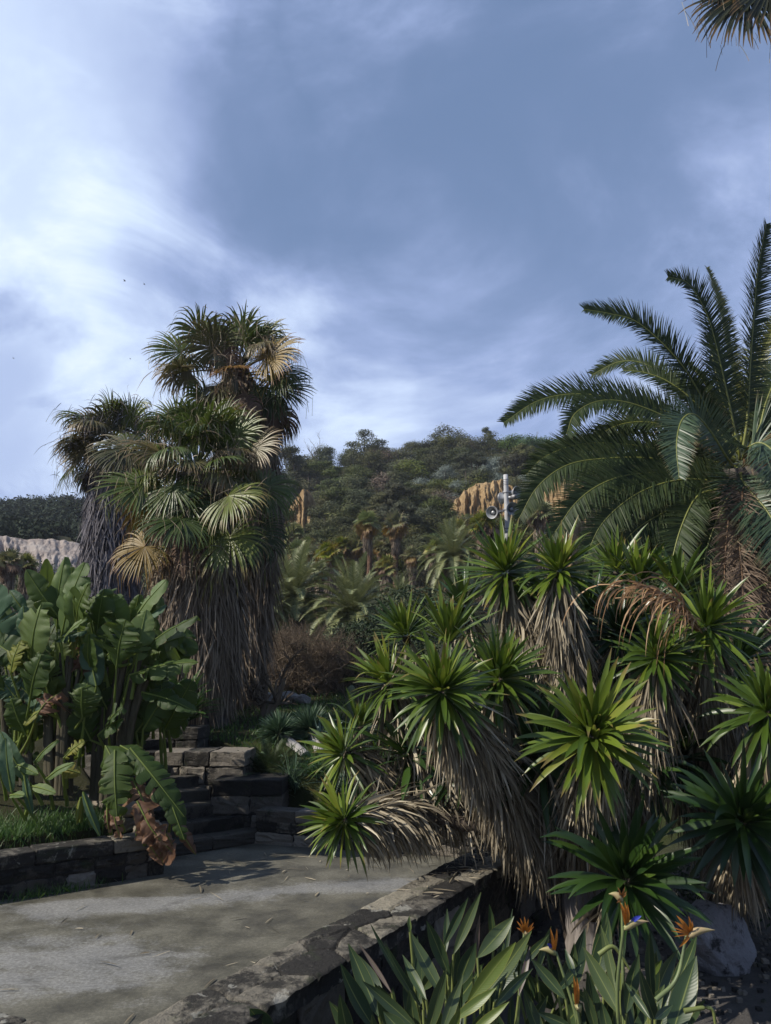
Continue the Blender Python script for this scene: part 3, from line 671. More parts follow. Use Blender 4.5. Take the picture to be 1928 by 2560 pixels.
def frond(acc, rach, pts, Nv, llen, r, n=90, wid=.012, vang=.35, fwd=.75, droop=.12, K=4, rnd=None, rw=.02, stem=.12, rrnd=.5, mess=.05, tipl=.45):
    """feather leaf: pts = control points base to tip; Nv = upper side"""
    ns = 48; C0 = spline(pts, ns); T0 = norm(np.gradient(C0, axis=0))
    tube(rach, C0, np.linspace(rw, rw*.2, ns), 5, rrnd, cap=False)
    s = np.linspace(stem, .995, n); i = s*(ns-1); k = np.clip(i.astype(int), 0, ns-2); f = (i-k)[:, None]
    c = C0[k]*(1-f)+C0[k+1]*f; t = norm(T0[k]*(1-f)+T0[k+1]*f)
    Nv = np.asarray(Nv, float); N = norm(Nv-(t@Nv)[:, None]*t) if Nv.ndim == 1 else Nv; S = np.cross(N, t)
    u = (s-stem)/(1-stem); ll = llen*(np.sin(np.pi*np.clip(u*.78+.16, 0, 1))**.5)*(1-(1-tipl)*u**5)
    fw = fwd*(.55+.9*u)
    for sg in (-1, 1):
        D0 = norm(S*sg+t*fw[:, None]+N*(vang+r.normal(0, .10, n))[:, None]+r.normal(0, mess, (n, 3)))
        L = ll*r.uniform(.88, 1.08, n)
        C, T = grow(c, D0, L, K, droop*r.uniform(.5, 1.4, n))
        W = wid*(np.clip(1-np.linspace(0, 1, K)**2.2, .05, 1))[None]*r.uniform(.8, 1.15, n)[:, None]
        rv = np.clip((.5 if rnd is None else rnd)+r.normal(0, .2, n), 0, 1)
        strips(acc, C, T, W, norm(N*.8+S*sg*-.3+r.normal(0, .15, (n, 3))), 0, rndv=rv)
def rosette(acc, c, axis, L, r, n=80, wid=.05, amin=6, amax=118, droop=.06, K=7, rnd=.5, fold=.28, spin=0.0, stemr=.06):
    axis = norm(axis); U = norm(np.cross(axis, [0.2, 1, .1])); Wv = np.cross(axis, U)
    i = np.arange(n); f = (i+.5)/n; th = np.radians(amin+(amax-amin)*f**.8)+r.normal(0, .07, n); ph = i*2.39996+spin+r.normal(0, .12, n)
    out = np.cos(ph)[:, None]*U+np.sin(ph)[:, None]*Wv
    Dv = np.cos(th)[:, None]*axis+np.sin(th)[:, None]*out
    O = np.asarray(c)+axis*((1-f)*.16-.05)[:, None]*(L/.7)+out*stemr*.6
    LL = L*r.uniform(.86, 1.08, n)*np.where(f < .12, .6+f*3, 1.0)
    dr = droop*(1+f)*r.uniform(.4, 1.8, n)+np.where(r.random(n) < .10, .28, 0)
    C, T = grow(O, Dv+r.normal(0, .06, (n, 3)), LL*r.uniform(.8, 1.05, n), K, dr, 1.4)
    s = np.linspace(0, 1, K); W = wid*wleaf(s)[None]*r.uniform(.82, 1.12, n)[:, None]; W[:, -1] = .001
    # upper side of a leaf looks along the axis
    strips(acc, C, T, W, norm(axis[None]+r.normal(0, .22, (n, 3))), fold, rndv=np.clip(rnd+r.normal(0, .22, n)+.22*(1-f)-.1, 0, 1))
def deadskirt(acc, path, n, L, r, rad=.10, wid=.012, K=6, droop=.16, flare=.55, back=.8, u0=0.0, u1=1.0, down=.25):
    """dead yucca leaves hanging along a branch; path runs from the head down the branch"""
    ax = spline(path, 30); T0 = norm(np.gradient(ax, axis=0)); u = u0+(u1-u0)*r.random(n)**1.15
    i = u*29; k = np.clip(i.astype(int), 0, 28); f = (i-k)[:, None]; c = ax[k]*(1-f)+ax[k+1]*f; t = T0[k]
    v = r.normal(0, 1, (n, 3)); out = norm(v-(v*t).sum(1, keepdims=True)*t)
    O = c+out*rad*r.uniform(.4, 1, n)[:, None]
    Dv = t*back+out*(flare*r.uniform(.3, 1.2, n))[:, None]-UP*down
    LL = L*r.uniform(.6, 1.1, n); C, T = grow(O, Dv+r.normal(0, .16, (n, 3)), LL, K+1, droop*r.uniform(.3, 2.0, n), .7, .085, r); K = K+1
    s = np.linspace(0, 1, K); W = wid*r.uniform(.5, 1.35, n)[:, None]*wleaf(s, .7, .3)[None]+.0012
    strips(acc, C, T, W, norm(out+r.normal(0, .8, (n, 3))), .25, rndv=np.clip(r.normal(.45, .32, n)*np.clip(1.15-.6*u, .3, 1), 0, 1))
def clumps(acc, lobes, per, size, r, flat=.7, shell=.55, order=.8, mix_=.8):
    """leaf faces spread through ellipsoid lobes: lobes = [(cx,cy,cz, rx,ry,rz)]"""
    for (cx, cy, cz, rx, ry, rz) in lobes:
        n = per; v = norm(r.normal(0, 1, (n, 3))); rad = r.uniform(shell, 1.08, n)**.8
        nz_ = 1+.22*np.sin(v[:, 0]*5+cx*3)*np.sin(v[:, 1]*6+cy*2)*np.cos(v[:, 2]*5)
        c = np.array([cx, cy, cz])+v*(rad*nz_)[:, None]*np.array([rx, ry, rz])
        nn = norm((v+UP*.25)*order+r.normal(0, mix_, (n, 3))); a_ = norm(np.cross(nn, r.normal(0, 1, (n, 3)))); b_ = np.cross(nn, a_)*flat
        sz = (size*r.uniform(.5, 1.4, n))[:, None]
        V = np.stack([c-a_*sz, c-b_*sz*.6, c+a_*sz, c+b_*sz*.6], 1)
        idx = np.arange(n*4).reshape(n, 4)
        rv = np.clip(.45+r.normal(0, .25, n)+.0*v[:, 2], 0, 1)
        acc.add(V, idx, 0.5, np.repeat(rv, 4))
def branches(acc, base, h, r, n=4, depth=3, rad=.05, spread=.6, upb=.5, ns=5, seg=4, kids=3, shrink=.62):
    def rec(p, d, L, rd, lv):
        pts = [p]; dd = d
        for _ in range(seg):
            dd = norm(dd+r.normal(0, .16, 3)+UP*.04); pts.append(pts[-1]+dd*L/seg)
        tube(acc, pts, np.linspace(rd, rd*.6, seg+1), ns if lv > 1 else 3, r.random(), cap=False)
        if lv > 0:
            for _ in range(kids):
                k = r.integers(1, seg+1); nd_ = norm(dd*.7+r.normal(0, spread, 3)+UP*upb*.4)
                rec(pts[k], nd_, L*shrink*r.uniform(.75, 1.2), rd*.55, lv-1)
    for _ in range(n):
        rec(np.asarray(base, float), norm(np.array([r.normal(0, spread), r.normal(0, spread), 1.0*upb+.5])), h*r.uniform(.8, 1.1)*.45, rad, depth)

# ------------------------------------------------------------------ big shaggy fan palms
def dirpx(dx, dy, dd, d):
    """direction for an image-plane offset (dx, dy px) plus depth dd"""
    return norm(np.array([dx, dd, -dy*1.0]))
def fan_palm(name, label, axis, radf, seed, crown, nfr, pet, blade, skn, skl, skmat='skirt', explicit=(), skw=.02, trunk_r=.3, top_el=80, low_el=-45, group=None, core_k=.80, yellow=.12, dull=.2, dead=10, sk0=.02, depthc=None, boots=None, threads=25, fib=22):
    r = np.random.default_rng(seed)
    axis = [np.asarray(p, float) for p in axis]
    root = empty(name, axis[0], label, 'palm tree', group)
    A = Acc(); ax = spline(axis, 30); tube(A, ax, trunk_r*np.linspace(1.15, .9, 30), 18, .5, jitter=.05)
    A.build('trunk', 'boots' if boots else 'bark_palm', root)
    us = np.linspace(sk0, 1, 28); A = Acc(); ax = spline(axis, 100)
    tube(A, ax[(us*99).astype(int)], radf(us)*core_k*1.0, 22, .5, jitter=.10); 
    sk = A.build('dead_leaf_skirt', 'skirt_core', root)
    A = Acc(); skirt(A, axis, radf, skn, r, *skl, w=skw, u0=sk0+.03)
    skirt(A, axis, lambda u: radf(u)*1.12, skn//7, r, skl[0]*.8, skl[1]*1.1, w=skw*.8, spread=.5, droop=.8, u0=sk0+.12)
    A.build('thatch', skmat, sk)
    cr = np.asarray(crown, float)
    def one(Dv, pl, bl, mat, drp, T2=None, N2=None, H=None, start=None, dr=None):
        f = Acc(); Dv = norm(Dv); s0 = cr+np.array([Dv[0], Dv[1], 0])*.12+UP*Dv[2]*.25 if start is None else start
        Hh = (s0+Dv*pl-UP*pl*.12) if H is None else H
        t = petiole(f, s0, Hh, .07*pl*max(0, 1-Dv[2]), .028, .012)
        T = norm(t+(-UP*drp)) if T2 is None else norm(T2)
        N = (UP+.3*r.normal(0, 1, 3)) if N2 is None else np.asarray(N2, float)
        if N2 is None: N = N+norm(np.array([-Dv[0], -Dv[1], 0]))*-.0
        fan(f, Hh, T, N, bl, r, nseg=int(r.integers(44, 56)), arc=r.uniform(230, 320), droop=(dr or r.uniform(.25, .85)) if mat != 'dead_fan' else .9)
        if mat != 'dead_fan':
            # fibres and broken tips dangling under the blade
            n = threads; ph = r.uniform(-2.2, 2.2, n); S = np.cross(N, T); O = Hh+(np.cos(ph)[:, None]*T+np.sin(ph)[:, None]*norm(S))*bl*r.uniform(.55, .95, n)[:, None]-UP*.05
            C, TT = grow(O, np.array([[0, 0, -1.]])+r.normal(0, .25, (n, 3)), r.uniform(.15, .5, n), 4, .3)
            strips(f, C, TT, .0035, r.normal(0, 1, (n, 3)), 0, rndv=r.uniform(.8, 1, n))
        f.build('frond', mat, root)
        heads.append(Hh+T*bl*.35)
    heads = []
    for i in range(nfr):
        f = (i+.5)/nfr; el = math.radians(top_el+(low_el-top_el)*f**.9+r.normal(0, 5)); az = i*2.39996+seed
        Dv = np.array([math.cos(az)*math.cos(el), math.sin(az)*math.cos(el), math.sin(el)])
        q = r.random(); mat = 'fan'
        if f > .45 and q < yellow: mat = 'fan_yellow'
        elif f > .3 and q < yellow+dull: mat = 'fan_dull'
        one(Dv, pet*r.uniform(.75, 1.1)*(.7+.3*min(1, f*3)), blade*r.uniform(.85, 1.08), mat, .25+.45*f)
    for i in range(dead):
        az = r.uniform(0, 2*math.pi); Dv = np.array([math.cos(az)*.6, math.sin(az)*.6, -.5])
        one(Dv, pet*r.uniform(.5, .8), blade*r.uniform(.7, .95), 'dead_fan', 1.6, N2=np.array([math.cos(az), math.sin(az), .2]))
    for e in explicit:
        (hx, hy, hd, tx, ty, td, bl, mat) = e[:8]
        H = P(hx, hy, hd); bl = bl*.86; T2 = dirpx(tx, ty, td, hd); N2 = e[8] if len(e) > 8 else np.array([-.1, -1, .55])
        s0 = cr+norm(H-cr)*.15
        one(H-cr, 1, bl, mat, .3, T2=T2, N2=N2, H=H, start=s0, dr=r.uniform(.12, .42))
    # dry fibres, split tips and old flower stalks dangling through the crown
    if fib == 0: return root
    A = Acc(); n = int(fib*len(heads)); hh = np.array(heads)[r.integers(0, len(heads), n)]+r.normal(0, blade*.20, (n, 3))
    C, TT = grow(hh, r.normal(0, .5, (n, 3))-UP*.6, blade*r.uniform(.15, .85, n), 6, .35, 1, .12, r)
    strips(A, C, TT, .006*r.uniform(.4, 1.5, n)[:, None]*np.array([.6, 1, 1, .8, .5, .1])[None], r.normal(0, 1, (n, 3)), 0, rndv=r.uniform(.2, 1, n)); A.build('hanging_fibres', 'skirt' if skmat == 'skirt' else 'skirt_grey', root)
    A = Acc()
    for i in range(14):
        az = r.uniform(0, 6.28); D0 = np.array([[math.cos(az), math.sin(az), r.uniform(.2, 1.2)]]); C, TT = grow(cr[None]+UP*.1, D0, blade*r.uniform(1.3, 2.3), 10, .22)
        tube(A, C[0], np.linspace(.012, .004, 10), 4, r.random(), cap=False); m_ = 16; k = r.integers(4, 10, m_); C2, T2_ = grow(C[0][k], r.normal(0, .5, (m_, 3))-UP*.4, r.uniform(.15, .5, m_), 5, .3); strips(A, C2, T2_, .004, r.normal(0, 1, (m_, 3)), 0, rndv=r.random(m_))
    A.build('old_flower_stalks', 'skirt', root)
    return root
dB = 14.3
bB = P(505, 1880, dB); bB[2] = float(tz(bB[0], bB[1]))-.1
axB = [bB, P(502, 1700, dB), P(500, 1480, dB), P(495, 1290, dB), P(492, 1190, dB)]
radB = lambda u: np.interp(u, [0, .10, .16, .28, .5, .75, 1], [.38, .40, .52, .66, .78, .72, .35])
expB = [(358, 1211, 13.2, -1, .35, -.5, 1.05, 'fan'), (571, 1240, 12.9, .75, .45, -.6, .98, 'fan'), (456, 1296, 12.9, -.55, .55, -.7, 1.0, 'fan'),
        (576, 1341, 13.1, .1, 1, -.35, 1.0, 'fan'), (362, 1366, 13.3, -.6, .8, -.3, .85, 'fan_yellow'), (432, 1215, 13.1, -.5, 1, -.4, .9, 'fan'),
        (485, 1080, 14.2, .1, -1, -.4, .85, 'fan'), (442, 1055, 14.3, -.5, -1, .2, .75, 'fan'), (592, 1092, 14.1, .8, -.7, -.2, .8, 'fan'),
        (634, 1120, 13.9, 1, -.3, -.3, .75, 'fan_dull'), (662, 1218, 14.6, .9, .4, .1, 1.0, 'fan'), (318, 1120, 13.6, -.8, .2, -.3, .9, 'fan_dull'),
        (640, 1330, 14.6, .5, 1, 0, .9, 'fan'), (540, 1150, 13.4, .3, .3, -1, .8, 'fan'), (400, 1130, 13.5, -.6, .1, -.6, .9, 'fan_dull'),
        (470, 1360, 13.3, .05, 1, -.15, .75, 'dead_fan'), (548, 1070, 14.5, .35, -1, .1, .8, 'fan'), (470, 1150, 13.2, -.1, .5, -1, .75, 'fan_dull')]
fan_palm('fan_palm', 'stout fan palm with drooping fans and a wide brown thatch skirt behind the steps', axB, radB, 11, P(492, 1190, dB), 24, 1.0, .76, 6600, (.45, 1.0), explicit=expB, trunk_r=.41, sk0=.12, boots=True, top_el=85, low_el=-30)
dC = 16.6
bC = P(585, 1860, dC); bC[2] = float(tz(bC[0], bC[1]))-.1
axC = [bC, P(606, 1650, dC), P(622, 1400, dC), P(628, 1150, dC), P(612, 1010, dC), P(592, 930, dC)]
radC = lambda u: np.interp(u, [0, .1, .3, .6, .86, 1], [.35, .42, .48, .62, .66, .3])
expC = [(668, 895, 15.6, 1, -.35, -.4, 1.1, 'fan_yellow'), (575, 920, 15.4, .1, .35, -.9, .75, 'fan_yellow'), (535, 870, 15.6, -.35, -.8, -.5, .95, 'fan_dull'),
        (500, 840, 16.4, -.1, -1, -.3, .95, 'fan'), (610, 845, 16.2, .2, -1, -.3, .95, 'fan'), (650, 860, 16.4, .8, -.7, -.1, .95, 'fan'),
        (455, 880, 16.2, -1, -.3, -.2, 1.0, 'fan'), (470, 930, 15.9, -1, .15, -.4, 1.0, 'fan_dull'), (690, 970, 16.0, 1, .45, -.2, 1.1, 'fan'),
        (690, 935, 15.8, .9, .6, -.5, 1.0, 'fan'), (550, 965, 15.7, -.3, .7, -.6, .8, 'fan_dull'), (585, 1000, 15.5, -.1, 1, -.4, .7, 'dead_fan'), (612, 1005, 15.5, .1, 1, -.4, .7, 'dead_fan'),
        (560, 880, 15.7, -.1, .9, -.2, .8, 'dead_fan'), (660, 1010, 16.0, .4, 1, -.2, .9, 'dead_fan'), (690, 1040, 16.4, .3, 1, 0, .9, 'dead_fan')]
fan_palm('fan_palm', 'tallest shaggy fan palm, dark thatched trunk rising behind the stout one', axC, radC, 5, P(590, 940, dC), 20, 1.15, .72, 5600, (.5, 1.2), explicit=expC, trunk_r=.34, sk0=.03, yellow=.14, dull=.4, fib=36, top_el=85, low_el=-45, dead=16)
dA = 20.0
bA = P(285, 1760, dA); bA[2] = float(tz(bA[0], bA[1]))-.1
axA = [bA, P(283, 1600, dA), P(280, 1400, dA), P(285, 1200, dA), P(290, 1130, dA)]
radA = lambda u: np.interp(u, [0, .1, .5, .8, 1], [.5, .68, .76, .66, .45])
expA = [(275, 1075, 19.4, -.4, -.8, -.4, 1.1, 'fan_dull'), (325, 1065, 19.4, .2, -1, -.3, 1.05, 'fan'), (215, 1110, 19.4, -1, .1, -.3, 1.0, 'fan_dull'), (240, 1085, 19.6, -.7, -.7, -.2, 1.0, 'fan_yellow'),
        (375, 1080, 19.8, .7, -.5, -.1, 1.0, 'fan'), (225, 1135, 19.5, -.8, .6, -.3, 1.0, 'fan_dull')]
fan_palm('fan_palm', 'shaggy fan palm with a violet-grey thatch skirt behind the big paddle leaves', axA, radA, 23, P(290, 1115, dA), 20, 1.1, .78, 5200, (.4, .85), 'skirt_grey', explicit=expA, trunk_r=.4, sk0=.05, yellow=.2, dull=.6, fib=45, top_el=80, low_el=-35, dead=10, skw=.019)
# palm whose lowest fronds hang into the top corner
pc = P(1905, -140, 9.0)
bt = P(1990, 1680, 9.0); bt[2] = float(tz(bt[0], bt[1]))-.1
axD = [bt, P(1996, 900, 9.0), P(1985, 200, 9.0), pc+np.array([.4, 0, .1])]
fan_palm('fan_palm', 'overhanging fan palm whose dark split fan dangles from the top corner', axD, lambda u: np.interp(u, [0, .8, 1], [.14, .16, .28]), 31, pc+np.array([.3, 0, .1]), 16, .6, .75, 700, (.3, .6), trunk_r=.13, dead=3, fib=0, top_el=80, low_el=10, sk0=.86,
         explicit=[(1868, -22, 8.8, -.05, 1, -.05, 1.15, 'fan_shade_tone', (-.1, -1, .1)), (1840, -60, 8.9, -.5, 1, 0, .8, 'fan_shade_tone', (0, -1, .2)), (1925, -40, 8.7, .25, 1, 0, 1.0, 'fan_shade_tone', (0, -1, .1))])

# ------------------------------------------------------------------ big feather palm at the side
def r3(x, y): return 1200+x/2.288, 500+y/2.288
dP = 11.5
root = empty('date_palm', (*P(1860, 1700, dP)[:2], float(tz(*P(1860, 1700, dP)[:2]))), 'big feather palm with long arching dark fronds and a shaggy trunk beside the yuccas', 'palm tree')
hub = P(1852, 1160, dP)
r = np.random.default_rng(77)
base = P(1880, 1720, dP); base[2] = float(tz(base[0], base[1]))-.1
axp = [base, P(1878, 1500, dP), P(1868, 1300, dP), P(1858, 1190, dP)]
A = Acc(); tube(A, spline(axp, 26), np.linspace(.55, .62, 26), 20, .5, jitter=.06); A.build('trunk', 'boots', root)
sk = Acc(); skirt(sk, axp, lambda u: np.interp(u, [0, .6, 1], [.6, .72, .75]), 1800, r, .3, .8, w=.012, spread=.5); sk.build('dead_leaf_bases', 'skirt', root)
FR = [  # region-3 control points
 ([(1430, 1560), (1050, 1500), (800, 1560), (620, 1680), (500, 1850)], .3, .4, (.0, -.6, .75), 'phoenix', .48, 1),
 ([(1430, 1600), (1120, 1620), (880, 1780), (760, 1980)], .2, .2, (.0, -.6, .75), 'phoenix', .48, 1),
 ([(1430, 1620), (1220, 1720), (1050, 1900), (930, 2150)], .1, .0, (.0, -.7, .6), 'phoenix', .46, 1),
 ([(1430, 1480), (1180, 1330), (950, 1270), (760, 1300), (600, 1420)], .5, .7, (.0, -.6, .75), 'phoenix', .46, 1),
 ([(1440, 1640), (1330, 1750), (1230, 1950), (1180, 2200)], .1, .0, (.0, -.8, .4), 'phoenix', .44, 1),
 ([(1400, 1400), (1270, 1180), (1150, 1060), (1020, 1000)], .5, .9, (.2, -.6, .6), 'phoenix', .42, 1),
 ([(1450, 1350), (1380, 1120), (1330, 900), (1300, 760)], .5, .9, (.3, -.6, .5), 'phoenix', .42, 1),
 ([(1560, 1350), (1620, 1200), (1700, 1080), (1800, 1050)], .4, .9, (-.3, -.7, .5), 'phoenix', .45, 1),
 ([(1500, 1640), (1520, 1800), (1590, 2000), (1640, 2250)], -.5, -.9, (-.2, -.8, .4), 'phoenix', .5, 1),
 ([(1480, 1640), (1400, 1900), (1330, 2200), (1300, 2500)], -.2, -.4, (-.1, -.9, .3), 'phoenix_dead', .4, 1),
 ([(1400, 1420), (1240, 1080), (1100, 880), (900, 700), (740, 650), (595, 625)], 0, -.6, (.25, -.55, .8), 'phoenix', .50, 1),
 ([(1480, 1430), (1400, 1050), (1320, 720), (1250, 560), (1180, 470), (1075, 440)], -.2, -.7, (.5, -.75, .35), 'phoenix', .50, 1),
 ([(1530, 1250), (1545, 950), (1568, 650), (1590, 400), (1640, 135)], -.1, -.3, (.75, -.6, .1), 'phoenix', .46, 1),
 ([(1560, 1250), (1580, 1050), (1630, 850), (1720, 650)], .3, .6, (-.3, -.7, .5), 'phoenix_yellow', .5, 0),
 ([(1600, 1300), (1640, 1150), (1720, 980), (1850, 900)], .0, .2, (-.3, -.7, .5), 'phoenix', .5, 0),
 ([(1330, 1250), (1130, 1080), (960, 945), (800, 925), (640, 1000)], .8, 1.4, (.1, -.5, .8), 'phoenix', .45, 1),
 ([(1350, 1300), (1200, 1130), (1060, 1030), (930, 985), (820, 975)], .5, .9, (.1, -.5, .8), 'phoenix', .42, 1),
 ([(1400, 1440), (1150, 1250), (850, 1150), (560, 1110), (330, 1150), (135, 1275)], .3, -.2, (.1, -.5, .85), 'phoenix', .48, 1),
 ([(1400, 1460), (1250, 1350), (1070, 1245), (850, 1160), (680, 1150), (545, 1220), (495, 1340)], -.2, -.9, (.1, -.5, .85), 'phoenix', .45, 1),
 ([(1430, 1500), (1330, 1340), (1230, 1228), (1155, 1260), (1125, 1400), (1140, 1590)], -.5, -1.4, (-.3, -.7, .6), 'phoenix_blue', .42, 1),
 ([(1430, 1520), (1100, 1440), (800, 1395), (560, 1400), (370, 1470), (265, 1570)], .2, .1, (.1, -.55, .8), 'phoenix', .46, 1),
 ([(1430, 1550), (1000, 1480), (700, 1480), (490, 1520), (330, 1640), (225, 1820)], -.2, -.6, (.0, -.6, .75), 'phoenix', .5, 1),
 ([(1430, 1580), (1000, 1560), (750, 1600), (560, 1720), (410, 1930)], -.4, -.8, (.0, -.6, .75), 'phoenix', .52, 1),
 ([(1440, 1610), (1150, 1600), (900, 1680), (700, 1850), (600, 2060)], -.5, -.9, (.0, -.7, .6), 'phoenix', .5, 1),
 ([(1400, 1650), (1150, 1740), (900, 1880), (720, 2080)], -.5, -.8, (.1, -.75, .6), 'phoenix', .5, 1),
 ([(1400, 1640), (1250, 1690), (1160, 1850), (1100, 2060), (1060, 2300)], -.6, -1.1, (-.3, -.9, .3), 'phoenix', .42, 1),
 ([(1440, 1660), (1370, 1800), (1290, 2030), (1250, 2350), (1210, 2600)], -.7, -1.0, (-.2, -1, .2), 'phoenix', .5, 1),
 ([(1480, 1650), (1440, 1850), (1400, 2100), (1380, 2400)], -.6, -.8, (-.1, -1, .1), 'phoenix', .4, 1),
 ([(1530, 1420), (1610, 1390), (1700, 1470), (1800, 1700)], -1.2, -1.9, (-.1, -.6, .8), 'phoenix_blue', .75, 1),
 ([(1500, 1600), (1560, 1680), (1650, 1790), (1740, 1960), (1800, 2150)], -.8, -1.6, (-.4, -.6, .6), 'phoenix_blue', .75, 1),
 ([(1300, 1350), (1050, 1230), (860, 1250), (750, 1330)], .9, 1.2, (.1, -.5, .8), 'phoenix_yellow', .32, 0),
 ([(1500, 1200), (1430, 900), (1370, 600), (1300, 385)], .9, 1.3, (.4, -.7, .4), 'phoenix_yellow', .34, 0),
 ([(1600, 1300), (1700, 1150), (1900, 1050), (2200, 1100)], .3, 0, (0, -.6, .8), 'phoenix', .5, 0),
 ([(1600, 1450), (1800, 1400), (2050, 1500), (2300, 1800)], .2, -.3, (0, -.6, .8), 'phoenix', .5, 0),
 ([(1380, 1560), (1150, 1530), (950, 1570), (800, 1680), (690, 1850)], .6, .8, (.1, -.6, .7), 'phoenix', .5, 0),
 ([(1380, 1500), (1100, 1370), (850, 1330), (650, 1380), (470, 1520)], .9, 1.2, (.1, -.6, .7), 'phoenix', .46, 0),
 ([(1350, 1680), (1100, 1850), (950, 2050), (850, 2250)], .2, .1, (.1, -.75, .6), 'phoenix', .5, 0),
 ([(1350, 1700), (1180, 1950), (1120, 2200), (1080, 2400)], .1, .0, (.1, -.85, .4), 'phoenix', .45, 0),
 ([(1500, 1700), (1480, 1900), (1500, 2150), (1510, 2400), (1530, 2750)], -1.0, -1.3, (0, -1, 0), 'phoenix_dead', .36, 1),
 ([(1440, 1700), (1410, 1950), (1400, 2200), (1430, 2600)], -.9, -1.1, (0, -1, 0), 'phoenix_dead', .34, 0),
 ([(1560, 1700), (1600, 1950), (1610, 2300), (1620, 2700)], -.9, -1.2, (0, -1, 0), 'phoenix_dead', .36, 0),
 ([(1600, 1650), (1700, 1900), (1720, 2200), (1740, 2600)], -.9, -1.2, (0, -1, 0), 'phoenix_dead', .36, 0),
 ([(1380, 1680), (1320, 1850), (1330, 2150), (1350, 2500)], -.4, -.4, (0, -1, 0), 'phoenix_dead', .36, 0),
 ([(1470, 1560), (1300, 1450), (1180, 1420), (1050, 1480)], -.2, .0, (0, -.6, .8), 'phoenix', .3, 0),
 ([(1440, 1330), (1330, 1130), (1260, 1010), (1180, 930)], .5, .9, (.2, -.6, .6), 'phoenix', .4, 0)]
for (pp, d0, d1, nv, mat, ll, hero) in FR:
    n = len(pp); pts = [P(*r3(x, y), dP+d0+(d1-d0)*(i/(n-1))**1.2) for i, (x, y) in enumerate(pp)]
    if not hero or True: pts = [hub+(pts[0]-hub)*.35] + pts if np.linalg.norm(pts[0]-hub) > .15 else pts
    f = Acc(); ra = Acc(); L = sum(np.linalg.norm(np.array(pts[i+1])-pts[i]) for i in range(len(pts)-1))
    dead = mat == 'phoenix_dead'
    if hero and mat != 'phoenix_dead': nv = (nv[0]*.6, -.85, nv[2]*.42)
    frond(f, ra, pts, nv, ll*1.0, r, n=int(62*L*(1.0 if not dead else 1.1)), wid=.0105 if not dead else .009, droop=.10 if not dead else .35, vang=.25, rw=.024, stem=.16, mess=.07 if not dead else .35, rnd=None, fwd=.62, tipl=.62)
    o = f.build('frond', mat, root); ra.build('rachis', 'rachis_dead' if dead else 'rachis', o)
A = Acc()
for i in range(26):   # pruned stubs and fibre round the heart
    th = r.uniform(0, 2*math.pi); b = hub+np.array([math.cos(th)*.4, math.sin(th)*.4, r.uniform(-.6, .15)]); e = b+np.array([math.cos(th)*.5, math.sin(th)*.5, r.uniform(.05, .4)])
    tube(A, [b, (b+e)/2+UP*.04, e], [.06, .045, .035], 6, r.random())
A.build('pruned_stubs', 'rachis_dead', root)

# ------------------------------------------------------------------ yuccas
def r6(x, y): return 1200+x/2.288, 1300+y/2.288
def r5(x, y): return 700+x/2.38, 1350+y/2.38
def yucca(label, tpath, trad, heads, seed, mat='bark_grey'):
    """heads: dict(c=(px,py,d), ax=(x,y,z), L, n, skirt path px list, sn, sl ...)"""
    r = np.random.default_rng(seed)
    tp = [P(*p) for p in tpath]; tp[0][2] = float(tz(tp[0][0], tp[0][1]))-.12
    root = empty('yucca', (tp[0][0], tp[0][1], tp[0][2]+.12), label, 'yucca')
    A = Acc(); t = spline(tp, 24); tube(A, t, np.linspace(trad, trad*.7, 24)*(1+.06*np.sin(np.linspace(0, 20, 24))), 14, .5, jitter=.035); A.build('trunk', mat, root)
    for h in heads:
        c = P(*h['c']); ax = norm(np.array(h['ax'], float)); L = h['L']
        bp = [c]+[P(*q) for q in h['br']]
        A = Acc(); bs = spline(bp[::-1], 20); tube(A, bs, np.linspace(.075, .045, 20), 9, .5, jitter=.04); br = A.build('branch', 'bark', root)
        A = Acc(); rosette(A, c, ax, L, r, n=h.get('n', 84), wid=h.get('w', .038), amin=h.get('amin', 6), amax=h.get('amax', 122), droop=h.get('droop', .055), rnd=h.get('rnd', .5), spin=seed+c[0])
        if h.get('young', 1): rosette(A, c+ax*.06, ax, L*.55, r, n=12, wid=.022, amin=4, amax=35, droop=.0, rnd=.7)
        ro = A.build('leaf_rosette', h.get('m', 'yucca'), br)
        if h.get('sn', 260):
            A = Acc(); deadskirt(A, [bp[0]]+bp[1:], h.get('sn', 260), h.get('sl', .75), r, rad=.11, flare=h.get('flare', .5), u0=.03, u1=h.get('su', .8), wid=h.get('sw', .011), droop=h.get('sdroop', .16), down=h.get('down', .3), back=h.get('back', .75))
            A.build('dead_leaf_skirt', h.get('sm', 'yucca_dead'), br)
    return root
T1 = [(1452, 2400, 7.7), (1425, 2260, 7.65), (1395, 2165, 7.6), (1350, 2090, 7.55)]
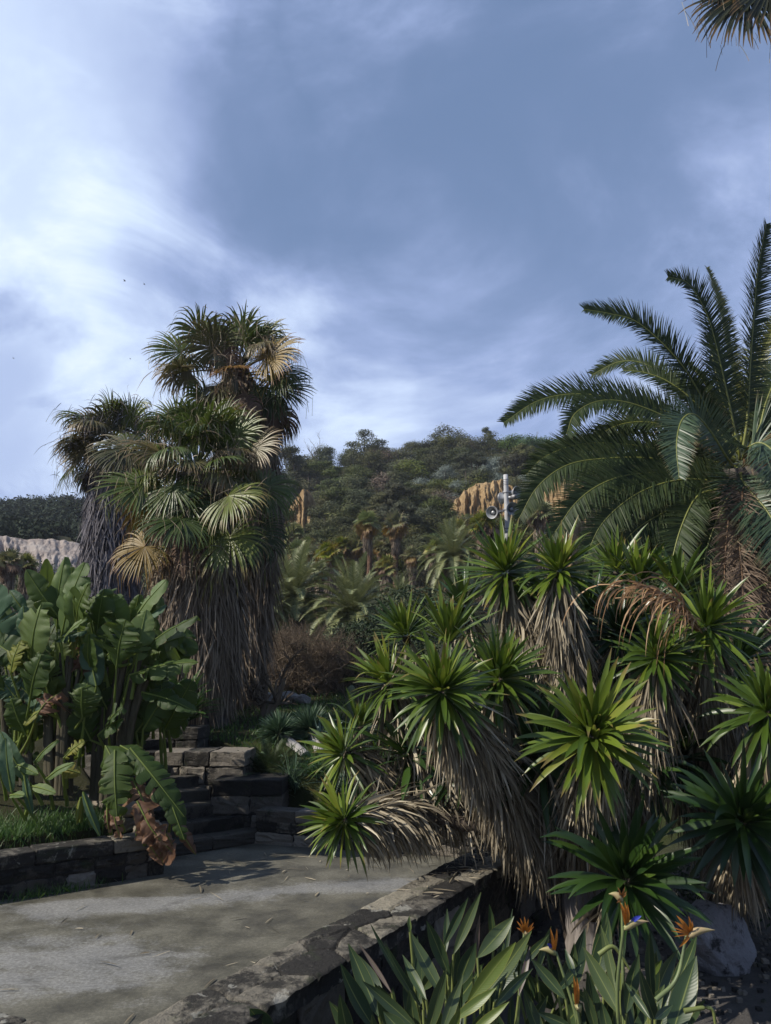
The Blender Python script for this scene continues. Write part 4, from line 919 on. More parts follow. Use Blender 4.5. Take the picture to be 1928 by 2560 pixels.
yucca('leaning yucca whose heads and dead leaf skirts hang over the terrace and its parapet', T1, .12, [
    dict(c=(1107, 1733, 6.6), ax=(-.25, -.62, .75), L=.52, n=120, w=.025, br=[(1150, 1800, 6.8), (1215, 1880, 7.0), (1300, 2010, 7.35), (1365, 2110, 7.55)], sn=2300, sl=.60, su=.95, flare=.65, down=.55, amax=128),
    dict(c=(1246, 1700, 7.2), ax=(.1, -.6, .8), L=.55, n=92, w=.026, br=[(1255, 1760, 7.3), (1290, 1900, 7.4), (1340, 2060, 7.55)], sn=760, sl=.6, su=.9, flare=.3, rnd=.35, down=.5),
    dict(c=(862, 2052, 7.3), ax=(-.75, -.6, .35), L=.42, n=80, w=.021, br=[(930, 2035, 7.4), (1040, 2030, 7.5), (1160, 2060, 7.5), (1300, 2090, 7.5), (1370, 2130, 7.55)], sn=720, sl=.43, su=.34, flare=.6, down=.45, back=.6, rnd=.55),
    dict(c=(862, 1886, 7.9), ax=(-.6, -.4, .65), L=.45, n=70, w=.021, br=[(920, 1905, 7.9), (1000, 1960, 7.9), (1110, 2000, 7.75), (1280, 2070, 7.6)], sn=560, sl=.58, su=.55, flare=.35, down=.5, rnd=.55),
    dict(c=(898, 1818, 8.3), ax=(.2, -.2, .95), L=.42, n=34, w=.02, br=[(910, 1870, 8.3), (960, 1940, 8.2), (1080, 2000, 7.9)], sn=200, sl=.5, su=.5, amax=100, rnd=.4),
    dict(c=(975, 1712, 8.0), ax=(-.45, -.2, .8), L=.52, n=80, w=.024, br=[(1000, 1790, 8.0), (1080, 1900, 7.8), (1220, 2020, 7.6)], sn=260, sl=.7, su=.6, rnd=.6),
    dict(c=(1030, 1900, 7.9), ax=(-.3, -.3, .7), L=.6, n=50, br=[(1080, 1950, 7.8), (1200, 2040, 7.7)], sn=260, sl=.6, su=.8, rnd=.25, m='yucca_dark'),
    dict(c=(1015, 1590, 8.4), ax=(-.3, -.2, 1), L=.5, n=60, w=.021, br=[(1040, 1700, 8.4), (1120, 1860, 8.2), (1260, 2030, 7.8)], sn=160, sl=.5, su=.4, rnd=.5, amax=90),
    dict(c=(1120, 1600, 7.6), ax=(.0, -.1, 1), L=.56, n=44, w=.024, br=[(1130, 1690, 7.5), (1190, 1850, 7.5), (1300, 2020, 7.6)], sn=60, sl=.5, su=.4, rnd=.7, amax=70),
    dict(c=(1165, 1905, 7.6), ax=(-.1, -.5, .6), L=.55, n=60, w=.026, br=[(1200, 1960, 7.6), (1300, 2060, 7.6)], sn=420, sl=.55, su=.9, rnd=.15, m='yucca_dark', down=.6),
    ], 3, 'bark')
T2 = [(1470, 2430, 7.5), (1462, 2310, 7.5), (1450, 2200, 7.55), (1440, 2080, 7.7), (1430, 1960, 7.9)]
yucca('many-headed yucca with a thick pale grey trunk between the parapet and the boulder', T2, .19, [
    dict(c=(1480, 1846, 6.3), ax=(-.05, -.80, .58), L=.62, n=104, w=.029, amax=112, br=[(1478, 1900, 6.5), (1465, 1990, 6.9), (1448, 2120, 7.4)], sn=900, sl=.60, su=.85, flare=.42, rnd=.68, down=.6, droop=.06),
    dict(c=(1397, 1432, 7.7), ax=(0, -.45, .9), L=.53, n=100, w=.023, br=[(1400, 1500, 7.7), (1415, 1640, 7.75), (1425, 1800, 7.8), (1432, 1960, 7.9)], sn=1900, sl=.60, su=.72, flare=.42, down=.3, back=.9, rnd=.55),
    dict(c=(1266, 1435, 8.2), ax=(-.25, -.4, .85), L=.62, n=108, w=.026, br=[(1285, 1500, 8.2), (1330, 1640, 8.1), (1385, 1800, 8.0), (1425, 1950, 7.9)], sn=1500, sl=.58, su=.75, flare=.42, down=.3, back=.85, rnd=.5),
    dict(c=(1562, 2205, 6.5), ax=(.05, -.75, .55), L=.68, n=76, w=.034, amax=105, br=[(1555, 2230, 6.8), (1510, 2270, 7.2), (1465, 2290, 7.45)], sn=60, sl=.4, rnd=.38, m='yucca_dark', young=1),
    dict(c=(1641, 1648, 7.4), ax=(.0, -.6, .7), L=.51, n=80, w=.024, br=[(1632, 1720, 7.45), (1600, 1850, 7.5), (1520, 2000, 7.6), (1450, 2100, 7.7)], sn=620, sl=.75, su=.6, flare=.3, rnd=.4, down=.4),
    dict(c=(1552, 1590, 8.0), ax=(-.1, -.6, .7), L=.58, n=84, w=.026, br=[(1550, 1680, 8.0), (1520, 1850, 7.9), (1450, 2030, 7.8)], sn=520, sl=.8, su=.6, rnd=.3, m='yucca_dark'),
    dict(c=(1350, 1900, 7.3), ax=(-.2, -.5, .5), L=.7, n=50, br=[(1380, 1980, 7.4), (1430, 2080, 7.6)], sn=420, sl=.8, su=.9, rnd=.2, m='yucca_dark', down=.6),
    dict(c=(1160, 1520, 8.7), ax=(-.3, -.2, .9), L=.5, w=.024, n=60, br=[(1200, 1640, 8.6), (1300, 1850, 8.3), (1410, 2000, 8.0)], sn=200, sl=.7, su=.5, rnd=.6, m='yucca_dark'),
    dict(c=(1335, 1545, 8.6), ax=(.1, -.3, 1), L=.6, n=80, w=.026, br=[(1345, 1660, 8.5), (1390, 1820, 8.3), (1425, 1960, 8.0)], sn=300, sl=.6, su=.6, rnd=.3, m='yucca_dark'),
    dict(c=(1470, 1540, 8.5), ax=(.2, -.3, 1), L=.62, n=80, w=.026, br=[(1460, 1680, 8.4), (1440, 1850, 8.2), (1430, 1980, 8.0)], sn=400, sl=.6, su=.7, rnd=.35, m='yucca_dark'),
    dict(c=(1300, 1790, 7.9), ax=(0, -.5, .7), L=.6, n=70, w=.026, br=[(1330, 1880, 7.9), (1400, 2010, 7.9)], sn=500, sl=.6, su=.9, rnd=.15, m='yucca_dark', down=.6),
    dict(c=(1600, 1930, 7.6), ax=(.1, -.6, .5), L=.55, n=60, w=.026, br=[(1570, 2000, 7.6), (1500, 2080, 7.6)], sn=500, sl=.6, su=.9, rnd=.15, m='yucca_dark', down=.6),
    ], 9)
T3 = [(1800, 2300, 8.4), (1790, 2180, 8.3), (1785, 2050, 8.2), (1780, 1900, 8.1)]
yucca('yucca clump rising behind the boulder under the feather palm with a rust-brown dead head', T3, .15, [
    dict(c=(1764, 1574, 7.5), ax=(.1, -.5, .75), L=.62, n=86, w=.026, br=[(1770, 1650, 7.6), (1775, 1780, 7.8), (1780, 1900, 8.1)], sn=620, sl=.75, su=.8, flare=.25, rnd=.45, down=.4),
    dict(c=(1918, 1785, 6.9), ax=(-.1, -.75, .5), L=.57, n=80, w=.028, br=[(1925, 1850, 7.1), (1900, 1950, 7.5), (1820, 2060, 8.1)], sn=700, sl=.75, su=.7, flare=.45, rnd=.42, down=.45),
    dict(c=(1851, 2058, 6.8), ax=(0, -.7, .5), L=.66, n=80, w=.034, br=[(1850, 2110, 7.1), (1830, 2180, 7.7), (1800, 2230, 8.2)], sn=420, sl=.6, su=.9, rnd=.25, m='yucca_dark', down=.8),
    dict(c=(1598, 1452, 8.9), ax=(.1, -.3, 1), L=.55, n=36, w=.032, amax=70, br=[(1610, 1560, 8.8), (1680, 1780, 8.5), (1760, 1960, 8.2)], sn=100, rnd=.5),
    dict(c=(1692, 1482, 8.7), ax=(.05, -.3, 1), L=.6, n=34, w=.034, amax=70, br=[(1700, 1600, 8.6), (1730, 1800, 8.4), (1775, 1980, 8.2)], sn=100, rnd=.45),
    dict(c=(1540, 1430, 9.2), ax=(-.1, -.3, 1), L=.6, n=40, w=.028, amax=100, br=[(1580, 1600, 9.0), (1680, 1850, 8.6), (1770, 2000, 8.2)], sn=80, rnd=.4),
    dict(c=(1700, 1900, 8.0), ax=(-.2, -.6, .4), L=.6, n=44, br=[(1730, 1960, 8.1), (1780, 2040, 8.2)], sn=300, sl=.7, su=.9, rnd=.2, m='yucca_dark', down=.7),
    dict(c=(1620, 1560, 8.5), ax=(-.1, -.4, .9), L=.6, n=80, w=.026, br=[(1640, 1700, 8.4), (1700, 1880, 8.3), (1775, 2020, 8.2)], sn=400, sl=.6, su=.7, rnd=.25, m='yucca_dark'),
    dict(c=(1845, 1660, 8.4), ax=(.2, -.4, .9), L=.6, n=80, w=.026, br=[(1840, 1780, 8.4), (1810, 1940, 8.3), (1785, 2050, 8.2)], sn=500, sl=.6, su=.8, rnd=.25, m='yucca_dark'),
    dict(c=(1960, 1960, 7.6), ax=(.1, -.5, .6), L=.6, n=70, w=.028, br=[(1950, 2050, 7.8), (1860, 2160, 8.2)], sn=400, sl=.6, su=.9, rnd=.2, m='yucca_dark', down=.6),
    ], 14)
# drooping rust-brown dead stalk of leaves between the heads
r = np.random.default_rng(8)
pth = [P(1750, 1570, 7.3), P(1700, 1510, 7.2), P(1640, 1475, 7.15), P(1580, 1465, 7.15), P(1545, 1465, 7.2)]
rt = [o for o in COL.objects if o.name.startswith('yucca') and o.parent is None][-1]
A = Acc(); ax_ = spline(pth, 20); n = 85; u = r.random(n)
for q in range(9):
    o_ = r.normal(0, .022, 3); tube(A, ax_[:int(12+q)]+o_+np.linspace(0, 1, int(12+q))[:, None]*r.normal(0, .05, 3), .008, 4, r.random())
br_ = A.build('withered_stalk', 'yucca_rust', rt)
k = (u*19).astype(int); O = ax_[k]+r.normal(0, .025, (n, 3)); T0 = norm(np.gradient(ax_, axis=0))[k]
C, T = grow(O, T0+np.array([0, -.2, .25])+r.normal(0, .22, (n, 3)), r.choice([.25, .42, .85], n, p=[.35, .4, .25]), 9, .42*r.uniform(.7, 1.4, n), .25)
A = Acc(); strips(A, C, T, .0075*wleaf(np.linspace(0, 1, 9), .6, .3)[None]*r.uniform(.6, 1.2, n)[:, None], np.array([0, -1, .3])+r.normal(0, .4, (n, 3)), 0, rndv=r.random(n)); A.build('curled_leaves', 'yucca_rust', br_)

# ------------------------------------------------------------------ giant paddle-leaved plants
def r4(x, y): return x/2.0825, 1350+y/2.0825
def paddle(acc, A_, B_, w, N, r, sag=.06, crump=.05, split=5, curl=.25, M_=36, rnd=.5, cut=0.0, tear=.12, pet=None, prad=.012, fwd=.32, roll=None):
    A_ = np.asarray(A_, float); B_ = np.asarray(B_, float); L = np.linalg.norm(B_-A_); T0 = norm(B_-A_)
    N = norm(np.asarray(N, float)-np.dot(N, T0)*T0)
    mid = spline([A_, (A_+B_)/2+N*sag*L, B_-N*sag*L*.0], M_); T = norm(np.gradient(mid, axis=0)); Nn = norm(N-(T@N)[:, None]*T); S = np.cross(Nn, T)
    s = np.linspace(0, 1, M_); prof = np.clip(np.sin(np.pi*np.clip(s**.85*.965+.03, 0, 1)), 0, 1)**.55; wp = w*prof; wp[0] = w*.25
    Q = 5; q = np.linspace(0, 1, Q)
    for sg in (-1, 1):
        cuts = sorted(set([0, M_-1]+list(r.integers(3, M_-3, int(split*1.5))))) if split else [0, M_-1]
        ro = r.uniform(-.12, .35) if roll is None else roll
        for a0, b0 in zip(cuts[:-1], cuts[1:]):
            if b0-a0 < 1: continue
            da = r.normal(0, tear); dc = r.normal(0, tear*1.4); ks = np.arange(a0, b0+1); g_ = np.linspace(-1, 1, len(ks))
            sq = (1-(abs(g_)**3)*(.14 if split else 0))*r.uniform(.9, 1.04)
            V = []
            for qi in q:
                lat = wp[ks]*qi*sq
                drop = -curl*w*(qi**2)*(1+dc*2)+ro*lat
                wav = (.012*np.sin(ks*1.1+sg+qi*3)+crump*fbm2(ks*.35+0*qi, np.full(len(ks), qi*2.0+sg*3+A_[0]*9), 7))*w*qi
                V.append(mid[ks]+S[ks]*(sg*lat)[:, None]*math.cos(da*.4)+T[ks]*(lat*(fwd+da))[:, None]*(1-.5*s[ks])[:, None]+Nn[ks]*(drop+wav)[:, None]*1.0)
            V = np.stack(V, 1); n = len(ks); idx = np.arange(n*Q).reshape(n, Q)
            Fc = np.stack([idx[:-1, :-1], idx[1:, :-1], idx[1:, 1:], idx[:-1, 1:]], -1).reshape(-1, 4)
            if sg < 0: Fc = Fc[:, ::-1]
            acc.add(V, Fc, np.repeat(s[ks], Q), np.clip(rnd+r.normal(0, .05), 0, 1), np.tile(q, n))
    tube(acc, mid+Nn*.004, np.linspace(prad, prad*.25, M_), 5, rnd, -1.0, cap=False)
    if pet is not None:
        tube(acc, spline([pet, np.asarray(pet)*.5+A_*.5-N*.04*np.linalg.norm(A_-pet), A_], 10), np.linspace(prad*2.0, prad, 10), 6, rnd, -1.0, cap=False)
dN = 9.6
rootN = empty('paddle_leaf_plant', (*P(250, 1950, dN)[:2], .4), 'tall clump of big glossy banana-like paddle leaves spilling over the low wall', 'banana plant')
r = np.random.default_rng(41)
FC = (-.1, -.9, .45)
def pb(x, y, d=0): X = r4(x, y); return P(X[0], X[1], dN+d)
stems = [((560, 1180), (650, 640), .03, 0), ((530, 1180), (590, 680), .1, 0), ((600, 1150), (720, 600), -.05, 0), ((500, 1180), (520, 760), .2, 0), ((300, 1150), (300, 620), .1, 0), ((330, 1150), (350, 600), -.1, 0), ((270, 1150), (240, 600), 0, 0), ((350, 1150), (380, 640), 0, 0), ((150, 1100), (110, 700), .1, 0), ((640, 1120), (760, 700), 0, 0), ((60, 1100), (0, 700), .1, 0)]
A = Acc()
for (b0, t0, dd, _) in stems:
    for q in range(3):
        j = r.normal(0, 12, 2); a0 = pb(b0[0]+j[0], b0[1]+60, dd); a0[2] = max(a0[2]-.25, .35); tube(A, spline([a0, pb((b0[0]+t0[0])/2-8+j[0], (b0[1]+t0[1])/2+j[1], dd), pb(t0[0]+j[0]*2, t0[1]+j[1]*2, dd)], 10), np.linspace(.055, .022, 10), 8, r.random(), jitter=.05)
A.build('stems', barkmat('sheath_stem', (.035, .03, .02), (.13, .115, .075), 10, (1, 1, .15)), rootN)
LV = [  # base, tip (region-4 px), half width px, material, normal, depth offset, splits
 ((330, 470), (442, 118), 74, 'banana_light', (-.3, -.9, .2), 0, 3), ((300, 440), (338, 88), 50, 'banana_light', (-.2, -.95, .1), .25, 1), ((240, 330), (245, 98), 34, 'banana', (.6, -.7, .1), .3, 0),
 ((305, 400), (135, 155), 58, 'banana', (-.3, -.8, .5), .15, 2), ((370, 300), (378, 140), 28, 'banana_light', (0, -1, .1), .5, 0),
 ((60, 590), (-70, 230), 118, 'banana_shiny', (-.5, -.7, .4), .1, 6), ((120, 360), (50, 262), 34, 'banana_shiny', (-.5, -.6, .6), .3, 0), ((165, 610), (218, 325), 88, 'banana_light', (-.3, -.9, .15), -.2, 1),
 ((20, 620), (-20, 440), 90, 'banana_shiny', (-.4, -.8, .4), .2, 5), ((510, 500), (542, 255), 74, 'banana', (-.1, -.9, .3), .1, 4), ((640, 480), (560, 268), 84, 'banana_light', (-.25, -.9, .25), .2, 2), ((530, 640), (470, 430), 60, 'banana', (-.2, -.8, .4), .3, 5),
 ((690, 440), (866, 208), 60, 'banana_light', (-.4, -.75, .3), .15, 1), ((700, 420), (725, 285), 36, 'banana', (-.1, -.95, .2), .5, 0), ((700, 470), (862, 335), 52, 'banana_shiny', (-.5, -.5, .7), .0, 0), ((690, 500), (800, 300), 50, 'banana', (-.3, -.8, .4), .2, 1),
 ((610, 650), (652, 418), 106, 'banana', (-.15, -.95, .1), -.35, 8), ((730, 590), (1026, 395), 58, 'banana', (-.2, -.6, .8), -.1, 3), ((700, 700), (1030, 635), 62, 'banana', (-.1, -.5, .85), -.2, 6),
 ((740, 600), (960, 500), 80, 'banana', (-.1, -.7, .6), .2, 8), ((760, 800), (1022, 895), 46, 'banana', (0, -.6, .8), -.1, 7), ((780, 740), (920, 640), 60, 'banana', (0, -.7, .5), .15, 6),
 ((330, 520), (452, 405), 30, 'banana_light', (-.5, -.5, .6), -.3, 1), ((300, 520), (450, 470), 34, 'banana_shiny', (-.5, -.6, .6), -.2, 5), ((430, 915), (428, 770), 78, 'banana', (-.1, -.95, -.1), -.3, 7),
 ((560, 880), (480, 700), 60, 'banana', (-.1, -.9, .2), .1, 6), ((430, 700), (420, 560), 50, 'banana_dead', (.1, -.9, .2), .0, 6), ((160, 820), (215, 600), 78, 'banana', (-.2, -.9, .1), -.35, 9),
 ((60, 680), (110, 520), 70, 'banana_yellow', (-.4, -.8, .3), -.3, 6), ((205, 900), (322, 790), 52, 'banana_dead', (-.3, -.8, .4), -.45, 4), ((210, 890), (125, 965), 24, 'banana_yellow', (-.4, -.6, .6), -.4, 2), ((90, 830), (5, 720), 60, 'banana_shiny', (-.4, -.5, .7), -.1, 8),
 ((380, 600), (395, 480), 30, 'banana_yellow', (-.3, -.8, .4), -.1, 3), ((130, 1000), (60, 830), 60, 'banana', (-.2, -.9, .2), -.1, 3), ((170, 940), (230, 760), 60, 'banana_shiny', (-.3, -.7, .6), -.1, 5), ((470, 1030), (400, 870), 70, 'banana', (0, -.95, .1), .0, 2),
 ((560, 960), (640, 870), 50, 'banana', (0, -.6, .8), -.2, 5), ((520, 1010), (640, 930), 46, 'banana', (0, -.5, .8), -.2, 4),
 ((560, 1090), (690, 1320), 66, 'banana', (.2, -.9, .2), -.6, 7), ((600, 1120), (610, 1440), 74, 'banana', (0, -1, .1), -.75, 9), ((700, 1110), (960, 1440), 62, 'banana', (.2, -.9, .3), -.7, 11), ((640, 1080), (800, 1180), 46, 'banana', (.1, -.7, .6), -.4, 6),
 ((860, 1280), (960, 1560), 40, 'banana', (.2, -.9, .2), -.75, 9), ((700, 1270), (850, 1690), 64, 'banana_dead', (.6, -.8, .1), -.75, 4), ((730, 1380), (915, 1640), 56, 'banana_dead', (-.4, -.9, .2), -.85, 4), ((760, 1450), (830, 1660), 30, 'banana_dead', (-.7, -.7, .2), -.8, 2), ((800, 1480), (900, 1590), 26, 'banana_dead', (.9, -.5, .2), -.9, 2), ((590, 1380), (630, 1560), 26, 'banana_dead', (0, -1, .1), -.75, 5), ((720, 1390), (760, 1480), 36, 'banana_yellow', (0, -1, .2), -.85, 3), ((560, 1400), (572, 1530), 18, 'banana_dead', (0, -1, .1), -.7, 3), ((900, 1440), (1020, 1640), 26, 'banana_dead', (0, -.9, .3), -.6, 5),
 ((130, 1230), (5, 1000), 36, 'banana_shiny', (-.2, -.9, .3), -.6, 0), ((60, 1290), (30, 1030), 30, 'banana_shiny', (-.1, -.9, .3), -.7, 0), ((190, 1150), (300, 1040), 26, 'banana_light', (-.4, -.6, .6), -.5, 1), ((250, 1240), (385, 1160), 22, 'banana_light', (-.3, -.6, .7), -.6, 0), ((340, 1130), (440, 1045), 34, 'banana_yellow', (-.3, -.7, .6), -.6, 6),
 ((330, 1190), (420, 1215), 36, 'banana_yellow', (-.2, -.8, .4), -.6, 2), ((130, 1240), (168, 1430), 18, 'banana_shiny', (0, -.9, .2), -.7, 0), ((180, 1285), (290, 1318), 22, 'banana_light', (-.4, -.6, .6), -.7, 0), ((440, 1330), (520, 1540), 17, 'banana_shiny', (0, -.9, .2), -.75, 0), ((60, 1330), (125, 1330), 20, 'banana_light', (-.3, -.6, .7), -.7, 0),
 ((90, 1170), (200, 1220), 20, 'banana_light', (-.4, -.6, .6), -.6, 1), ((0, 1190), (80, 1080), 26, 'banana_shiny', (-.4, -.7, .5), -.6, 0), ((420, 1350), (400, 1480), 12, 'banana_yellow', (0, -.9, .2), -.7, 0)]
for (b0, t0, wd, mat, N, dd, sp) in LV:
    A = Acc(); d = dN+dd; b0 = (b0[0]-(t0[0]-b0[0])*.08, b0[1]-(t0[1]-b0[1])*.08); dt = -.15 if mat in ('banana_light', 'banana') else 0
    a0 = pb(*b0, dd); b1 = pb(*t0, dd+dt); w_ = wd/2.0825/1960*d*1.22
    dead = mat == 'banana_dead'
    up = b0[1] > t0[1]+30 and b0[1] < 1050
    pet = pb((560 if b0[0] > 460 else 320 if b0[0] > 200 else 100)+r.normal(0, 25), 1100+r.normal(0, 40), .1) if up else (a0+np.array([r.normal(0, .15), .25, -.35 if b0[1] > 1000 else -.1]))
    paddle(A, a0, b1, w_, N, r, sag=.05 if not dead else .12, crump=.05 if not dead else .35, split=sp, curl=.22 if not dead else .6, rnd=r.uniform(.15, .85), tear=.26 if not dead else .4, pet=pet, prad=.011)
    A.build('paddle_leaf', mat, rootN)
for i in range(52):   # inner and rear leaves that fill the clump
    bx, by = r.uniform(-60, 900), r.uniform(620, 1250); ang = r.uniform(-1.3, 1.3); ln = r.uniform(170, 300)
    if bx > 650: by = r.uniform(650, 1000)
    A = Acc(); a0 = pb(bx, by, r.uniform(.3, 1.1)); b1 = a0+np.array([math.sin(ang)*.55, r.uniform(-.3, .5), math.cos(ang)*.6])*ln/230
    if b1[2] < .6: continue
    paddle(A, a0, b1, r.uniform(.18, .30), (r.normal(0, .4), -.8, .5), r, split=int(r.integers(2, 9)), rnd=r.uniform(0, .6), pet=a0-UP*r.uniform(.3, .6)+np.array([0, .2, 0]))
    A.build('paddle_leaf', 'banana', rootN)

for i in range(46):
    bx, by = r.uniform(-40, 760), r.uniform(330, 1010); th = (bx-360)/520*.9+r.normal(0, .45); ln = r.uniform(150, 270); dd = r.uniform(-.25, .5)
    tx, ty = bx+math.sin(th)*ln, by-math.cos(th)*ln
    if ty < 140+abs(tx-370)*.28 or tx > 980 or tx+ty < 120: continue
    mat = r.choice(['banana', 'banana_light', 'banana_shiny', 'banana_yellow'], p=[.58, .22, .14, .06]); A = Acc(); a0 = pb(bx, by, dd); b1 = pb(tx, ty, dd+r.uniform(-.35, .25))
    paddle(A, a0, b1, r.uniform(55, 88)/2.0825/1960*dN, (r.normal(-.15, .35), -.85, r.uniform(.0, .6)), r, split=int(r.integers(1, 8)), rnd=r.uniform(.1, .9), tear=.2, pet=a0+np.array([r.normal(0, .1), .15, -.45]))
    A.build('paddle_leaf', mat, rootN)

# ------------------------------------------------------------------ bird-of-paradise clumps in front
def r7(x, y): return 850+x/1.545, 2050+y/1.545
def strapleaf(acc, A_, B_, w, N, r, pet, rnd, sag=.04):
    A_ = np.asarray(A_); B_ = np.asarray(B_); L = np.linalg.norm(B_-A_); T0 = norm(B_-A_); N = norm(np.asarray(N, float)-np.dot(N, T0)*T0); K = 14; S0 = np.cross(N, T0)
    mid = spline([A_, A_*.6+B_*.4-N*sag*L, A_*.25+B_*.75-N*sag*L*.4, B_+N*.05*L], K); T = norm(np.gradient(mid, axis=0)); s = np.linspace(0, 1, K)
    S = norm(np.cross(T, N[None]+0*T)); Nn = np.cross(S, T); prof = np.sin(np.pi*np.clip(s**.9*.985+.012, 0, 1))**.95; W = w*prof; W[-1] = .001
    cs = np.linspace(-1, 1, 7); fold = .33
    V = mid[:, None]+S[:, None]*(W[:, None]*cs[None])[..., None]+Nn[:, None]*(W[:, None]*(np.abs(cs)[None]**1.3)*fold)[..., None]+Nn[:, None]*(.02*w*np.sin(s*14)[:, None]*cs[None])[..., None]
    idx = np.arange(K*7).reshape(K, 7); acc.add(V, np.stack([idx[:-1, :-1], idx[1:, :-1], idx[1:, 1:], idx[:-1, 1:]], -1).reshape(-1, 4), np.repeat(s, 7), rnd, np.tile(cs, K))
    tube(acc, spline([pet, (np.asarray(pet)+A_)/2+np.array([0, 0, -.02]), A_], 8), np.linspace(.012, .007, 8), 6, rnd, 0.0, cap=False)
dR = 4.35
def regina(label, leaves, seed, fill, fx):
    r = np.random.default_rng(seed); bx = P(fx, 2700, dR); bx[2] = -.35
    root = empty('bird_of_paradise_plant', bx, label, 'strelitzia', None)
    for (b0, t0, wd, mat, dd) in leaves:
        d = dR+dd; a0 = P(*r7(*b0), d); b1 = P(*r7(*t0), d+r.uniform(-.08, .12)); A = Acc()
        a0 = a0-(b1-a0)*.25; pet = np.array([bx[0]+(a0[0]-bx[0])*.5+r.normal(0, .05), bx[1]+dd*.6+r.normal(0, .08), -.35])
        strapleaf(A, a0, b1, wd/1.545/2060*d*.72, (r.normal(-.05, .25), -.9, .35), r, pet, r.random()); A.build('strap_leaf', mat, root)
    for i in range(fill):
        A = Acc(); th = r.uniform(-.75, .75); b = np.array([bx[0]+r.normal(0, .22), bx[1]+r.uniform(.0, .55), -.35]); h = r.uniform(.35, .8)
        a0 = b+np.array([math.sin(th)*h*.8, r.normal(0, .1), h]); b1 = a0+norm(np.array([math.sin(th), r.normal(0, .3), .8]))*r.uniform(.28, .42)
        strapleaf(A, a0, b1, r.uniform(.035, .05), (r.normal(0, .4), -.8, .4), r, b, r.random()*.6); A.build('strap_leaf', 'regina', root)
    return root
L1 = [((380, 640), (262, 425), 34, 'regina', 0), ((405, 560), (333, 383), 34, 'regina', .1), ((270, 420), (266, 374), 14, 'regina_yellow', .05), ((315, 660), (243, 524), 24, 'regina', -.1), ((410, 480), (415, 343), 18, 'regina', .2), ((420, 450), (495, 297), 22, 'regina', .15),
      ((460, 470), (545, 277), 26, 'regina', .2), ((590, 470), (580, 318), 19, 'regina', .25), ((560, 500), (672, 374), 40, 'regina', .15), ((528, 662), (682, 466), 40, 'regina_yellow', -.1), ((600, 620), (746, 424), 34, 'regina', .1), ((470, 748), (606, 648), 28, 'regina_yellow', -.25), ((530, 800), (655, 702), 22, 'regina_yellow', -.3),
      ((262, 775), (85, 618), 30, 'regina', -.2), ((625, 692), (738, 574), 28, 'regina', -.1), ((265, 655), (112, 400), 16, 'regina', .05), ((290, 680), (165, 470), 18, 'regina', 0), ((175, 630), (75, 478), 12, 'regina_dead', .1), ((350, 790), (412, 566), 34, 'regina', -.2), ((405, 790), (474, 598), 30, 'regina', -.25),
      ((470, 610), (525, 470), 40, 'regina', .05), ((250, 830), (168, 740), 40, 'regina', -.4), ((420, 850), (465, 720), 28, 'regina_yellow', -.4), ((700, 640), (735, 490), 16, 'regina_dead', 0), ((330, 640), (375, 570), 30, 'regina', .1), ((640, 520), (665, 345), 12, 'regina', .3), ((520, 560), (540, 360), 14, 'regina_dead', .2), ((290, 850), (270, 650), 36, 'regina', -.15)]
L2 = [((845, 660), (738, 535), 30, 'regina', 0), ((1053, 700), (940, 490), 40, 'regina', -.1), ((1060, 640), (1010, 405), 26, 'regina', .2), ((1205, 655), (1192, 423), 28, 'regina', .0), ((1115, 700), (1152, 515), 36, 'regina', -.1), ((1225, 790), (1150, 568), 34, 'regina', -.2), ((1295, 790), (1376, 528), 62, 'regina', -.15),
      ((1120, 790), (1092, 615), 34, 'regina', -.1), ((985, 800), (940, 640), 26, 'regina', -.2), ((870, 790), (760, 742), 24, 'regina', -.3), ((1080, 640), (1068, 565), 22, 'regina_light' if False else 'regina_yellow', .1), ((1040, 840), (1010, 700), 30, 'regina', -.3), ((1205, 600), (1245, 535), 16, 'regina_yellow', .1),
      ((900, 580), (870, 500), 18, 'regina', .2), ((900, 600), (905, 470), 22, 'regina', .3), ((860, 640), (930, 560), 22, 'regina', .2), ((1230, 760), (1280, 718), 22, 'regina', -.3), ((1180, 740), (1105, 630), 20, 'regina', -.25), ((770, 560), (812, 408), 20, 'regina', .35), ((700, 560), (810, 440), 22, 'regina', .4), ((960, 700), (880, 640), 22, 'regina', .1), ((1330, 800), (1410, 690), 24, 'regina', .0)]
P1 = regina('bird-of-paradise clump with broad upright strap leaves against the dark parapet face', L1, 51, 34, 1130)
P2 = regina('bird-of-paradise clump bearing orange and blue beaked flowers in front of the yucca trunk', L2, 52, 34, 1520)
